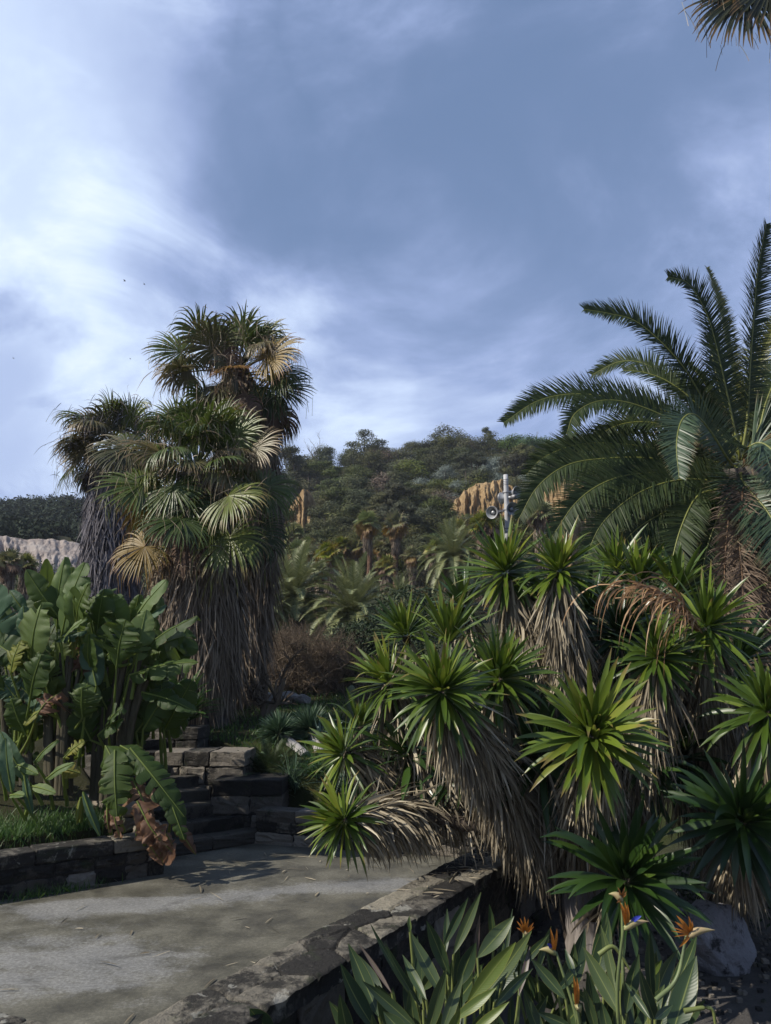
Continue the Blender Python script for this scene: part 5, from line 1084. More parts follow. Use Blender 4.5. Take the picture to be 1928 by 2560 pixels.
def flower(root, hx, hy, d, bx, by, tx, ty, base, petals, blue=None, dry=0):
    """h: head joint, b: beak tip, stem runs down to base"""
    H = P(hx, hy, d); B = P(bx, by, d); S0 = P(*base)
    A = Acc(); tube(A, spline([S0, (S0+H)/2+np.array([tx, 0, ty]), H], 14), np.linspace(.011, .007, 14), 7, .5); o = A.build('flower_stem', 'stemg', root)
    A = Acc(); L = B-H; pts = spline([H-UP*.012, H+L*.35+UP*.006, H+L*.7+UP*.006, B], 10); tube(A, pts, [.007, .014, .018, .018, .017, .014, .011, .008, .004, .001], 8, .5); A.build('spathe', 'spathe', o)
    A = Acc()
    for (px, py, w_) in petals:
        E = P(px, py, d-.02); a0 = H+L*.12; C = spline([a0, (a0+E)/2+np.array([0, -.01, .004]), E], 8)[None]; T = norm(np.gradient(C[0], axis=0))[None]
        strips(A, C, T, (w_*np.array([.5, .8, 1, 1, .9, .7, .4, .05]))[None], (0.2, -1, .1), .4, rndv=[.5])
    if petals: A.build('orange_sepals', 'orange_dry' if dry else 'orange', o)
    if blue:
        A = Acc(); E = P(blue[0], blue[1], d-.03); a0 = H+L*.25+UP*.01; C = spline([a0, (a0+E)/2+UP*.006, E], 6)[None]; T = norm(np.gradient(C[0], axis=0))[None]
        strips(A, C, T, (.010*np.array([.3, .7, 1, 1, .7, .05]))[None], (.1, -1, .3), .5, rndv=[.5]); A.build('blue_petal', 'blue', o)
    return o
def r8(x, y): return 1500+x/3.893, 2150+y/3.893
B2 = (1480, 2760, 4.3)
flower(P2, *r8(232, 650), 4.1, *r8(478, 598), -.02, 0, (1549, 2620, 4.2), [(*r8(195, 410), .014), (*r8(240, 400), .010), (*r8(268, 430), .010)], blue=r8(405, 545))
flower(P2, *r8(215, 372), 4.3, *r8(85, 330), 0, .0, (1560, 2600, 4.3), [(*r8(172, 262), .006), (*r8(240, 262), .006), (*r8(262, 300), .006), (*r8(160, 420), .007), (*r8(262, 330), .006)], dry=1)
flower(P2, *r8(845, 725), 4.0, *r8(1118, 682), .02, -.05, (1640, 2500, 3.95), [(*r8(745, 538), .010), (*r8(728, 598), .009), (*r8(862, 545), .009), (*r8(898, 590), .007), (*r8(700, 655), .004), (*r8(690, 690), .004), (*r8(720, 745), .004), (*r8(770, 850), .008)], dry=0)
flower(P2, *r7(835, 510), 4.5, *r7(768, 502), .02, 0, (1470, 2700, 4.4), [(*r7(812, 415), .009), (*r7(838, 418), .008), (*r7(822, 470), .010)], blue=r7(800, 478))
flower(P2, *r7(912, 715), 3.9, *r7(930, 745), 0, 0, (1480, 2750, 4.0), [(*r7(902, 605), .011), (*r7(915, 608), .010)])
flower(P1, *r7(712, 436), 4.6, *r7(735, 440), 0, 0, (1290, 2600, 4.5), [(*r7(683, 390), .007), (*r7(695, 378), .006), (*r7(712, 372), .008), (*r7(728, 380), .006), (*r7(748, 396), .008), (*r7(750, 412), .006), (*r7(682, 415), .006)])
A = Acc(); tube(A, spline([P(*r7(1118, 575), 4.2), P(*r7(1085, 520), 4.2), P(*r7(1050, 488), 4.2), P(*r7(1000, 520), 4.2)], 14), np.linspace(.006, .014, 14), 6, .5); A.build('withered_flower', 'regina_dead', P2)
A = Acc(); tube(A, spline([P(*r7(1450, 790), 3.9), P(*r7(1440, 735), 3.9), P(*r7(1410, 725), 3.9), P(*r7(1330, 738), 3.9)], 14), np.linspace(.006, .012, 14), 6, .5); A.build('withered_flower', 'regina_dead', P2)

# ------------------------------------------------------------------ rocks
def rock(name, c, s, seed, mat, label, cat, sub=40):
    r = np.random.default_rng(seed); u = np.linspace(0, math.pi, sub//2+1); v = np.linspace(0, 2*math.pi, sub, endpoint=False); U, V_ = np.meshgrid(u, v, indexing='ij')
    n = np.stack([np.sin(U)*np.cos(V_), np.sin(U)*np.sin(V_), np.cos(U)], -1); rad = np.ones(U.shape)
    pl = norm(r.normal(0, 1, (16, 3))); dd = r.uniform(.62, .95, 16)
    for k in range(16):
        q = n@pl[k]; rad = np.where(q > .1, np.minimum(rad, dd[k]/np.maximum(q, .1)), rad)
    rad = rad*(1+.035*fbm2(n[..., 0]*2.3+n[..., 2]*1.1+3, n[..., 1]*2.3-n[..., 2]*1.7+3, seed, 6))
    rad[0] = rad[0].mean(); rad[-1] = rad[-1].mean()
    Vv = np.asarray(c)+n*rad[..., None]*np.asarray(s); idx = np.arange(U.size).reshape(U.shape); nx = np.roll(idx, -1, 1)
    A = Acc(); A.add(Vv, np.stack([idx[:-1], idx[1:], nx[1:], nx[:-1]], -1).reshape(-1, 4), 0, .5)
    return tag(A.build(name, mat, smooth=False), label, cat)
c = onground(1785, 7.0); c = P(1785, 2390, 7.4); c[2] = -.1
rock('boulder', c, (.36, .30, .36), 4, 'boulder', 'grey angular boulder in the shade beside the orange flowers', 'rock', 110)
for (x, y, d, s, sd, lb) in [(655, 1792, 17.0, (.42, .35, .28), 1, 'rounded white limestone rock behind the bare tree'), (718, 1788, 17.4, (.38, .3, .2), 2, 'flat white limestone rock beside the spiky tree heads'), (755, 1797, 17.2, (.25, .2, .15), 3, 'small white limestone rock under the leafless shrub')]:
    c = P(x, y, d); c[2] = max(c[2], float(tz(c[0], c[1]))+.08); rock('limestone_rock', c, s, sd, 'rockpale', lb, 'rock', 24)
# gravel and pebbles on the shaded ground
r = np.random.default_rng(2); A = Acc()
for i in range(1500):
    x = r.uniform(1.3, 5.0); y = r.uniform(4.0, 8.5); s = r.uniform(.008, .03)
    c = np.array([x, y, float(0)-.35+s*.3]); v = norm(r.normal(0, 1, (8, 3)))*s*r.uniform(.7, 1.2, (8, 1)); v = np.array([[i_, j_, k_] for i_ in (-1, 1) for j_ in (-1, 1) for k_ in (-1, 1)])*s*r.uniform(.5, 1, (8, 3))
    A.add(c+v, [[0, 1, 3, 2], [4, 6, 7, 5], [0, 4, 5, 1], [2, 3, 7, 6], [0, 2, 6, 4], [1, 5, 7, 3]], 0, r.random())
tag(A.build('gravel', 'stone', smooth=False), kind='stuff')
A = Acc(); sp = empty('shaded_shrub', (*P(1880, 2330, 8.6)[:2], -.3), 'low dark leafy shrub behind the boulder', 'shrub')
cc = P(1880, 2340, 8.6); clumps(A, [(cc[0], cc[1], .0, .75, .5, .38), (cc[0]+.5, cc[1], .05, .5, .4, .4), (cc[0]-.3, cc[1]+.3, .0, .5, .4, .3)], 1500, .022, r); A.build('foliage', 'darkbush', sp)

# ------------------------------------------------------------------ grass
def grassbed(name, pts, hmin, hmax, seed, w=.004, lean=.35):
    r = np.random.default_rng(seed); n = len(pts); L = r.uniform(hmin, hmax, n)
    O = np.column_stack([pts[:, 0], pts[:, 1], tz(pts[:, 0], pts[:, 1])-.01]); D0 = np.column_stack([r.normal(0, lean, n), r.normal(0, lean, n), np.ones(n)])
    C, T = grow(O, D0, L, 4, r.uniform(.05, .5, n)); A = Acc(); W = w*np.array([1, .85, .55, .05])[None]*r.uniform(.7, 1.3, n)[:, None]
    strips(A, C, T, W, r.normal(0, 1, (n, 3))+np.array([0, -1.5, .5]), 0, rndv=r.random(n)); return tag(A.build(name, 'grass'), kind='stuff')
r = np.random.default_rng(3)
q = r.uniform(-3.2, 1.5, 9000); o_ = .36+np.abs(r.normal(0, .55, 9000)); n2 = np.array([-ld[1], ld[0]])
grassbed('grass', lp+ld*q[:, None]+n2*o_[:, None], .05, .24, 1)
q = r.uniform(-2.6, 1.6, 1400); o_ = -.03-np.abs(r.normal(0, .06, 1400)); pts = lp+ld*q[:, None]+n2*o_[:, None]
L_ = r.uniform(.04, .14, 1400); O = np.column_stack([pts, np.zeros(1400)]); keep = (np.sin(q*3.1)+r.normal(0, .4, 1400)) > .45
C, T = grow(O[keep], np.column_stack([r.normal(0, .4, keep.sum()), r.normal(0, .4, keep.sum()), np.ones(keep.sum())]), L_[keep], 4, .2); A = Acc(); strips(A, C, T, .004*np.array([1, .8, .5, .05])[None], r.normal(0, 1, (keep.sum(), 3)), 0, rndv=r.random(keep.sum())); tag(A.build('grass_tufts', 'grass'), kind='stuff')
x = r.uniform(-3.0, 3.5, 16000); y = r.uniform(11.9, 24, 16000); g_ = np.column_stack([x*y/13, y]); grassbed('grass', g_, .04, .16, 5, w=.007)

r = np.random.default_rng(33); n = 260; q = r.random(n); pts = np.column_stack([r.uniform(-3.2, 1.0, n), r.uniform(5.2, 10.2, n), np.full(n, .012)])
on = (sdist(pts[:, 0], pts[:, 1], fl) < -.12) & ((pts[:, 1] > 8.2-.6*pts[:, 0]+r.normal(0, .8, n)) | (r.random(n) < .28)); m_ = 60
e2 = np.column_stack([np.array([pin+pd*t_+np.array([.877, -.48])*w_ for t_, w_ in zip(r.uniform(2.8, 5.2, m_), r.uniform(.05, .42, m_))]), np.full(m_, .462)])
pts = np.vstack([pts[on], e2]); n = len(pts); D0 = np.column_stack([r.normal(0, 1, n), r.normal(0, 1, n), r.uniform(0, .12, n)]); C, T = grow(pts, D0, r.uniform(.03, .22, n), 4, .06)
C[..., 2] = np.maximum(C[..., 2], pts[:, None, 2]-.004); A = Acc(); strips(A, C, T, (r.uniform(.003, .009, n)[:, None]*np.array([.5, 1, .8, .1])[None]), UP+r.normal(0, .3, (n, 3)), .4, rndv=r.uniform(.1, .9, n)); tag(A.build('leaf_litter', 'yucca_dead'), kind='stuff')

# ------------------------------------------------------------------ small garden plants between the terrace and the hill
def simple(name, label, cat, loc, parts, group=None):
    root = empty(name, loc, label, cat, group)
    for nm, acc, mat in parts: acc.build(nm, mat, root)
    return root
r = np.random.default_rng(60)
def spiky(px, py, d, base, label, seed, rad=.37):
    r = np.random.default_rng(seed); c = P(px, py, d); b = P(*base); b[2] = float(tz(b[0], b[1]))-.03
    t = Acc(); tube(t, spline([b, (b+c)/2+np.array([.02, 0, .0]), c], 14), np.linspace(.095, .07, 14), 14, .5, jitter=.02)
    A = Acc(); n = 700; f = np.arange(n)/n; th = np.radians(4+128*f**.75); ph = np.arange(n)*2.39996; ax = norm(c-b)*.5+UP*.5; ax = norm(ax); U = norm(np.cross(ax, [0, 1, 0])); Wv = np.cross(ax, U)
    D0 = np.cos(th)[:, None]*ax+np.sin(th)[:, None]*(np.cos(ph)[:, None]*U+np.sin(ph)[:, None]*Wv)+r.normal(0, .06, (n, 3)); C, T = grow(c+D0*.04, D0, rad*r.uniform(.85, 1.1, n), 6, .10*(1-f)+.05)
    strips(A, C, T, .013*np.array([1, 1, .9, .7, .4, .05])[None], norm(r.normal(0, .4, (n, 3))+UP), .3, rndv=np.clip(r.normal(.5, .2, n), 0, 1))
    return simple('spiky_crowned_tree', label, 'small tree', b, [('trunk', t, 'bark_white'), ('crown', A, 'drac')])
spiky(698, 1836, 13.0, (762, 1962, 12.5), 'spiky-headed tree with a leaning pale trunk', 1)
spiky(775, 1826, 13.3, (800, 1950, 12.7), 'spiky-headed tree with an upright pale trunk beside the column cactus', 2, .42)
spiky(742, 1850, 13.9, (780, 1945, 13.3), 'shaded spiky-headed tree with a thin dark trunk behind the two pale ones', 3, .36)
def cycad(px, py, d, L, label, seed, n=34, mat='fern', name='fern', cat='fern', elmin=5, fwid=.008, up=None):
    r = np.random.default_rng(seed); c = P(px, py, d) if up is None else up; root = empty(name, c, label, cat)
    for i in range(n):
        az = i*2.39996; el = math.radians(80-(80-elmin)*(i/n)**.8); D0 = np.array([math.cos(az)*math.cos(el), math.sin(az)*math.cos(el), math.sin(el)])
        C, T = grow(c[None], D0[None], L*r.uniform(.8, 1.1), 6, .16); f = Acc(); ra = Acc()
        frond(f, f, C[0], UP+.2*D0, L*.16, r, n=34, wid=fwid, vang=.2, rw=.006, stem=.1, K=3); f.build('frond', mat, root)
    return root
for i, (px, py, d, L) in enumerate([(330, 1800, 12.9, .6), (372, 1795, 13.0, .7), (408, 1798, 12.8, .65), (438, 1800, 13.0, .7), (470, 1805, 12.9, .5), (300, 1802, 13.1, .5)]):
    cycad(px, py-2, d, L*1.3, ['low fern at the banana stems end of the fern bank', 'tall fern on the bank above the highest wall tier', 'bright upright fern in the middle of the fern bank', 'arching fern near the shaggy trunk on the wall bank', 'small fern tucked against the shaggy palm trunk', 'half-hidden fern behind the paddle leaves'][i], 70+i, 20, elmin=15)
cycad(672, 1950, 12.1, .75, 'dark cycad spreading low fronds above the end of the block wall', 80, 40, 'phoenix', 'cycad', 'cycad', fwid=.006)
def tuft(px, py, d, L, n, mat, name, label, cat, seed, wid=.006, up=.8, drp=.2):
    r = np.random.default_rng(seed); c = P(px, py, d); D0 = np.column_stack([r.normal(0, 1, n), r.normal(0, 1, n), np.abs(r.normal(up, .5, n))]); c[2] = max(c[2], float(tz(c[0], c[1]))+.03); C, T = grow(np.repeat(c[None], n, 0)+r.normal(0, .06, (n, 3)), D0, L*r.uniform(.6, 1.1, n), 6, drp)
    A = Acc(); strips(A, C, T, wid*np.array([1, 1, .9, .7, .4, .05])[None], norm(r.normal(0, .4, (n, 3))+UP), .3, rndv=r.random(n)); return tag(A.build(name, mat), label, cat)
tuft(730, 2012, 11.7, .55, 170, 'drac', 'grassy_tuft', 'spiky grey-green tuft just beside the squat block wall', 'plant', 1)
tuft(790, 2005, 11.9, .55, 150, 'fern', 'grassy_tuft', 'bright green grassy tuft behind the terrace back wall', 'plant', 2)
tuft(860, 2010, 11.6, .6, 150, 'drac', 'grassy_tuft', 'dark arching tuft behind the hanging yucca heads', 'plant', 3)
tuft(930, 2020, 11.4, .6, 120, 'fern', 'grassy_tuft', 'shaded tuft under the yucca leaf skirts', 'plant', 4)
tuft(1010, 1990, 12.5, .7, 120, 'darkbush', 'grassy_tuft', 'dark tuft deep behind the main yucca head', 'plant', 5, wid=.02)
tuft(800, 1955, 13.0, .45, 40, 'agave', 'agave', 'small blue-green agave at the foot of the leaning pale trunk', 'agave', 6, wid=.03, drp=.02)
tuft(812, 1765, 19.5, .75, 46, 'agave', 'agave', 'blue-grey agave under the dark bush behind the cactus', 'agave', 7, wid=.045, drp=.01)
# prickly pear
r = np.random.default_rng(5); root = empty('prickly_pear', P(640, 1975, 12.3), 'pale green prickly pear between the black trunk and the cycad', 'cactus')
for i, (px, py, s) in enumerate([(612, 1915, .09), (628, 1900, .10), (625, 1935, .09), (644, 1905, .09), (652, 1892, .08), (610, 1950, .09), (616, 1975, .09), (700, 1900, .08), (690, 1912, .08), (706, 1893, .06), (636, 1950, .1), (660, 1925, .09), (665, 1960, .1)]):
    A = Acc(); c = P(px, py, 12.35+r.uniform(-.1, .2)); a_ = r.uniform(-.6, .6); u = np.linspace(0, math.pi, 9); v = np.linspace(0, 2*math.pi, 14, endpoint=False); U, V_ = np.meshgrid(u, v, indexing='ij')
    q = np.stack([np.sin(U)*np.cos(V_)*s*.75, np.sin(U)*np.sin(V_)*s*.18, np.cos(U)*s*1.05], -1); R_ = np.array([[math.cos(a_), 0, math.sin(a_)], [0, 1, 0], [-math.sin(a_), 0, math.cos(a_)]]); q = q@R_.T; idx = np.arange(U.size).reshape(U.shape); nx = np.roll(idx, -1, 1)
    A.add(c+q, np.stack([idx[:-1], idx[1:], nx[1:], nx[:-1]], -1).reshape(-1, 4), 0, r.random()); A.build('pad', 'opuntia', root)
# column cactus and stake
b = P(876, 1850, 15.5); b[2] = float(tz(b[0], b[1])); top = P(879, 1713, 15.5); A = Acc(); K = 26; ns = 22
pts = spline([b, (b+top)/2+np.array([-.02, 0, 0]), top], K); rad = .085*np.ones(K); rad[-4:] = [.082, .072, .05, .015]; a_ = np.linspace(0, 2*math.pi, ns, endpoint=False); rr = rad[:, None]*(1+.12*np.cos(a_*11))[None]
V = pts[:, None]+rr[..., None]*np.stack([np.cos(a_), np.sin(a_), 0*a_], -1)[None]; idx = np.arange(K*ns).reshape(K, ns); nx = np.roll(idx, -1, 1); A.add(V, np.stack([idx[:-1], nx[:-1], nx[1:], idx[1:]], -1).reshape(-1, 4), 0, .5)
tag(A.build('column_cactus', 'cactus', origin=b), 'single ribbed column cactus standing before the dark bush', 'cactus')
b = P(895, 1850, 15.5); b[2] = float(tz(b[0], b[1])); A = Acc(); tube(A, [b, P(896, 1725, 15.5)], [.02, .016], 8, .5); tag(A.build('wooden_stake', 'stake', origin=b), 'thin reddish wooden stake beside the column cactus', 'stake')
# bare trees and bushes
def bare(px, py, d, h, label, seed, n=4, depth=4, rad=.06, mat='twig', spread=.55, kids=3, haze=0, upb=.5, zb=None):
    r = np.random.default_rng(seed); b = P(px, py, d); b[2] = float(tz(b[0], b[1]))-.05 if zb is None else zb
    A = Acc(); branches(A, b, h, r, n=n, depth=depth, rad=rad, spread=spread, kids=kids, upb=upb)
    o = tag(A.build('leafless_tree', mat, origin=b), label, 'bare tree')
    return o
bare(650, 1900, 15.2, 2.1, 'small dark leafless tree with a forked trunk beside the black palm trunk', 21, n=3, depth=3, rad=.06)
bare(750, 1800, 18.5, 2.2, 'wide reddish-brown leafless shrub above the spiky tree heads', 22, n=12, depth=4, rad=.028, spread=.75, kids=5)
bare(690, 1800, 19.5, 2.3, 'tangled brown leafless shrub rising from the white rocks', 23, n=10, depth=4, rad=.028, spread=.7, kids=5)
bare(820, 1800, 19.0, 1.9, 'low brown twiggy shrub at the edge of the dark bush', 24, n=8, depth=4, rad=.025, spread=.8, kids=5)
bare(930, 1850, 16.0, 1.8, 'low reddish twiggy shrub beside the cactus stake', 25, n=8, depth=3, rad=.03, spread=.8, kids=4)
def bush(name, px, py, d, lobes, label, mat, seed, per=1400, size=.05, cat='bush'):
    r = np.random.default_rng(seed); c = P(px, py, d); c[2] = float(tz(c[0], c[1])); root = empty(name, c, label, cat)
    A = Acc(); clumps(A, [(c[0]+x, c[1]+y, c[2]+z, a1, a2, a3) for (x, y, z, a1, a2, a3) in lobes], per, size, r); A.build('foliage', mat, root)
    B = Acc(); branches(B, c, max(l[2] for l in lobes)+.3, r, n=5, depth=2, rad=.04); B.build('stems', 'bark', root); return root
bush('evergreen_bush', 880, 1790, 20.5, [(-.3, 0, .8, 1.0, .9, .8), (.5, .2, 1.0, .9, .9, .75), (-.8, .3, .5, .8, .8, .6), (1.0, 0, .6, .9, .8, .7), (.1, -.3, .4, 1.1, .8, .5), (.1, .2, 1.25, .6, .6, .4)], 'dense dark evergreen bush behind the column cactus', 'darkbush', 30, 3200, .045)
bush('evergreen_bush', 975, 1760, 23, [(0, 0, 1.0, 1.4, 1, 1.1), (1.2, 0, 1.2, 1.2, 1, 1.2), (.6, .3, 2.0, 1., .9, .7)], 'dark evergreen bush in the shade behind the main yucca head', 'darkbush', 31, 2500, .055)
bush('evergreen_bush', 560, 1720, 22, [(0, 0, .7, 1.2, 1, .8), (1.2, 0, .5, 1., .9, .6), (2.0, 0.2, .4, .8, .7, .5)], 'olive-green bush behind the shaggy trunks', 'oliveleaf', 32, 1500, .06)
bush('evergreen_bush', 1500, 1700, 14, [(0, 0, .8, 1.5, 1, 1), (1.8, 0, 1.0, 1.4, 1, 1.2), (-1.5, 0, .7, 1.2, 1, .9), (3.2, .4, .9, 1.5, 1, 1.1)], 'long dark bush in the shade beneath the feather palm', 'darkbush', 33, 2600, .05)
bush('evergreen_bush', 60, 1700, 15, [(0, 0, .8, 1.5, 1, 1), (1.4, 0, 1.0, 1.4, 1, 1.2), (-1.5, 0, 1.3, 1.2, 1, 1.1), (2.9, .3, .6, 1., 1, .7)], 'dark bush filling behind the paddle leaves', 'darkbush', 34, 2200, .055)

# ------------------------------------------------------------------ middle-distance palms
def far_fan(seed, H=8.0, sk=.45, yellow=.25, skw=.42):
    """unit palm at the world origin; crown centre at height H"""
    r = np.random.default_rng(seed); base = np.array([0, 0, 0.]); root = empty('fan_palm', base, 'x', 'palm tree', None); top = np.array([0, 0, H])
    lean = r.normal(0, .25); ax = spline([base-UP*1.5, np.array([lean, 0, H*.5]), top], 20)
    A = Acc(); tube(A, ax, np.linspace(.24, .17, 20), 9, .5, jitter=.04); A.build('trunk', 'bark_palm', root)
    A = Acc(); axp = [ax[int(19*(1-sk))], ax[17], top]; rf = lambda u: skw*np.interp(u, [0, .2, .8, 1], [.55, .85, 1.15, .7])
    skirt(A, axp, rf, 750, r, .5, 1.0, w=.035, K=3, spread=.35); 
    tube(A, spline(axp, 12), rf(np.linspace(0, 1, 12))*.72, 12, .1, jitter=.1); A.build('dead_leaf_skirt', 'skirt', root)
    Gn, Yw = Acc(), Acc()
    for i in range(40):
        f = (i+.5)/40; el = math.radians(85-125*f**.9); az = i*2.39996; D0 = np.array([math.cos(az)*math.cos(el), math.sin(az)*math.cos(el), math.sin(el)])
        Hh = top+D0*r.uniform(.5, .85); T = norm(D0-UP*(.05+.75*f)); acc = Yw if (f > .70 and r.random() < yellow*2.4) else Gn
        if acc is Yw: T = norm(D0*.5-UP)
        tube(acc, [top, Hh], [.02, .014], 3, .3, cap=False); fan(acc, Hh, T, UP+.55*r.normal(0, 1, 3), r.uniform(.6, .85), r, nseg=18, arc=250, droop=.32, K=5)
    for i in range(int(26*yellow/.3)):   # dead fans hanging under the crown
        az = r.uniform(0, 6.28); o_ = np.array([math.cos(az), math.sin(az), 0]); fan(Yw, top+o_*.3-UP*r.uniform(.1, .9), norm(o_*.35-UP), o_+UP*.2, r.uniform(.5, .75), r, nseg=14, arc=170, droop=.7, K=4)
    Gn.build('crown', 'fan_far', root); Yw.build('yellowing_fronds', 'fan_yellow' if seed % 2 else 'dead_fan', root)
    return root
def far_date(seed, H=3.5, n=60, L=2.5, mat='phoenix_far'):
    r = np.random.default_rng(seed); root = empty('date_palm', (0, 0, 0), 'x', 'palm tree', None); top = np.array([0, 0, H])
    A = Acc(); tube(A, [(0, 0, -1.5), (0.05, 0, H*.5), (0, 0, H)], [.28, .25, .28], 10, .5, jitter=.08); A.build('trunk', 'boots', root)
    Gc, Rc = Acc(), Acc()
    for i in range(n):
        f = (i+.5)/n; el = math.radians(84-115*f**.85); az = i*2.39996+r.normal(0, .1); D0 = np.array([math.cos(az)*math.cos(el), math.sin(az)*math.cos(el), math.sin(el)])
        C, T = grow(top[None], D0[None], L*r.uniform(.85, 1.05), 8, .20+.30*f); frond(Gc, Rc, C[0], UP*.8+D0*.2, .44*L/2.5, r, n=95, wid=.011, vang=.3, rw=.02, K=3, stem=.12)
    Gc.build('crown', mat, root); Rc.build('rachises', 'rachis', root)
    A = Acc(); skirt(A, [(0, 0, H-1.5), (0, 0, H-.2)], lambda u: .35+.15*u, 260, r, .5, 1.1, w=.02, K=3, spread=.5); A.build('dead_fronds', 'phoenix_dead', root)
    return root
protoF = [far_fan(101, 8, .40, .25, .36), far_fan(103, 8, .16, .4, .26), far_fan(104, 8, .55, .3, .44)]
protoD = [far_date(201), far_date(202, H=4.2, L=2.4)]
FP = [ # crown px, crown py, distance, prototype, scale, label
 (917, 1312, 62, 1, .84, 'slender fan palm with orange dead leaves and a rust trunk, taller of the central pair'), (989, 1314, 64, 1, .86, 'fan palm with a split crown just beside the rust-trunked one'), (858, 1368, 66, 1, .66, 'thin fan palm with an orange frill and bare dark trunk on the slope'),
 (887, 1388, 66, 1, .62, 'small thin fan palm between the orange-frilled palms'), (822, 1390, 50, 0, .66, 'fan palm with yellow fronds over a long pale skirt above the feather palms'), (745, 1388, 54, 0, .74, 'fan palm with a bright green crown nearest the shaggy trunks'), (705, 1385, 56, 2, .74, 'low fan palm half hidden by the tall shaggy trunk'),
 (780, 1400, 58, 0, .7, 'short fan palm squeezed between two pale-skirted ones'), (965, 1438, 50, 2, .58, 'fan palm with a hanging yellow leaf and grey skirt below the central pair'), (1210, 1318, 55, 2, .86, 'fan palm with a broad orange-brown skirt beside the loudspeaker pole'), (1148, 1335, 60, 0, .82, 'fan palm with a bright round crown under the ochre cliff'),
 (1352, 1290, 56, 2, .86, 'tall brown-skirted fan palm behind the big feather fronds'), (735, 1335, 66, 0, .7, 'dull fan palm on the slope beside the tall shaggy trunk'), (1290, 1360, 60, 0, .8, 'fan palm behind the loudspeaker pole foot'), (20, 1440, 36, 2, .5, 'small dark fan palm below the pale quarry face'), (62, 1452, 38, 2, .42, 'second small dark fan palm under the quarry behind the paddle leaves'),
 (680, 1360, 58, 0, .75, 'fan palm peeping out from behind the shaggy trunks'), (835, 1430, 60, 1, .55, 'small fan palm with a dark trunk low between its taller neighbours'),
 (772, 1368, 62, 0, .62, 'small bright fan palm between the dull one and the orange-frilled ones'), (950, 1372, 66, 1, .5, 'little fan palm between the split crown and the rust trunk'), (1030, 1400, 60, 0, .6, 'dark little fan palm in the shade past the one with the hanging yellow leaf'), (1085, 1378, 62, 2, .62, 'small fan palm with a brown skirt just before the yellow-green feather palm'), (800, 1440, 46, 0, .5, 'low fan palm with a yellow crown between the two feather palms'), (690, 1435, 48, 0, .6, 'low bright fan palm just above the rounded feather palm')]
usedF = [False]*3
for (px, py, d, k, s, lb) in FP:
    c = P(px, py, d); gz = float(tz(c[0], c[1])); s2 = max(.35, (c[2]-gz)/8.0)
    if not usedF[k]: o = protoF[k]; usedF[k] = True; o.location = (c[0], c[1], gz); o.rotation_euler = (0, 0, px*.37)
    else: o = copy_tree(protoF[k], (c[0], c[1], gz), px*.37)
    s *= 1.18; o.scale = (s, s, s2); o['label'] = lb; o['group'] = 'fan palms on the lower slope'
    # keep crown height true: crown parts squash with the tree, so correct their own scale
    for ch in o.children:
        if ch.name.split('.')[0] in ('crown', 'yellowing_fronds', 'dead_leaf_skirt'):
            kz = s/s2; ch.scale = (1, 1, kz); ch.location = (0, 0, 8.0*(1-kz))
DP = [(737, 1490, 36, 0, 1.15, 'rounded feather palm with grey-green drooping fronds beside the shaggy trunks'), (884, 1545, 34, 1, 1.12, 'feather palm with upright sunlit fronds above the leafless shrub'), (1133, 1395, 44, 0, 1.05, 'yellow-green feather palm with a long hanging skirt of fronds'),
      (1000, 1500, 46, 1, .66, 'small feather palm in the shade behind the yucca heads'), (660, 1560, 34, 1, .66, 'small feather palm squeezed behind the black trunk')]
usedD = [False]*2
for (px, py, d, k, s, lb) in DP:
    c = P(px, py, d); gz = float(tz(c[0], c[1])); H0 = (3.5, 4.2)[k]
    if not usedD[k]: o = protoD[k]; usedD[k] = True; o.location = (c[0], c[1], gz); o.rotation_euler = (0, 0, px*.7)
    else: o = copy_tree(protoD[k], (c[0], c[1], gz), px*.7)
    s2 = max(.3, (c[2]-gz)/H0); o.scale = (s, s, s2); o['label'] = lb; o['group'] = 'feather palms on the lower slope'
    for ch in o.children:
        if ch.name.split('.')[0] != 'trunk': kz = s/s2; ch.scale = (1, 1, kz); ch.location = (0, 0, H0*(1-kz))

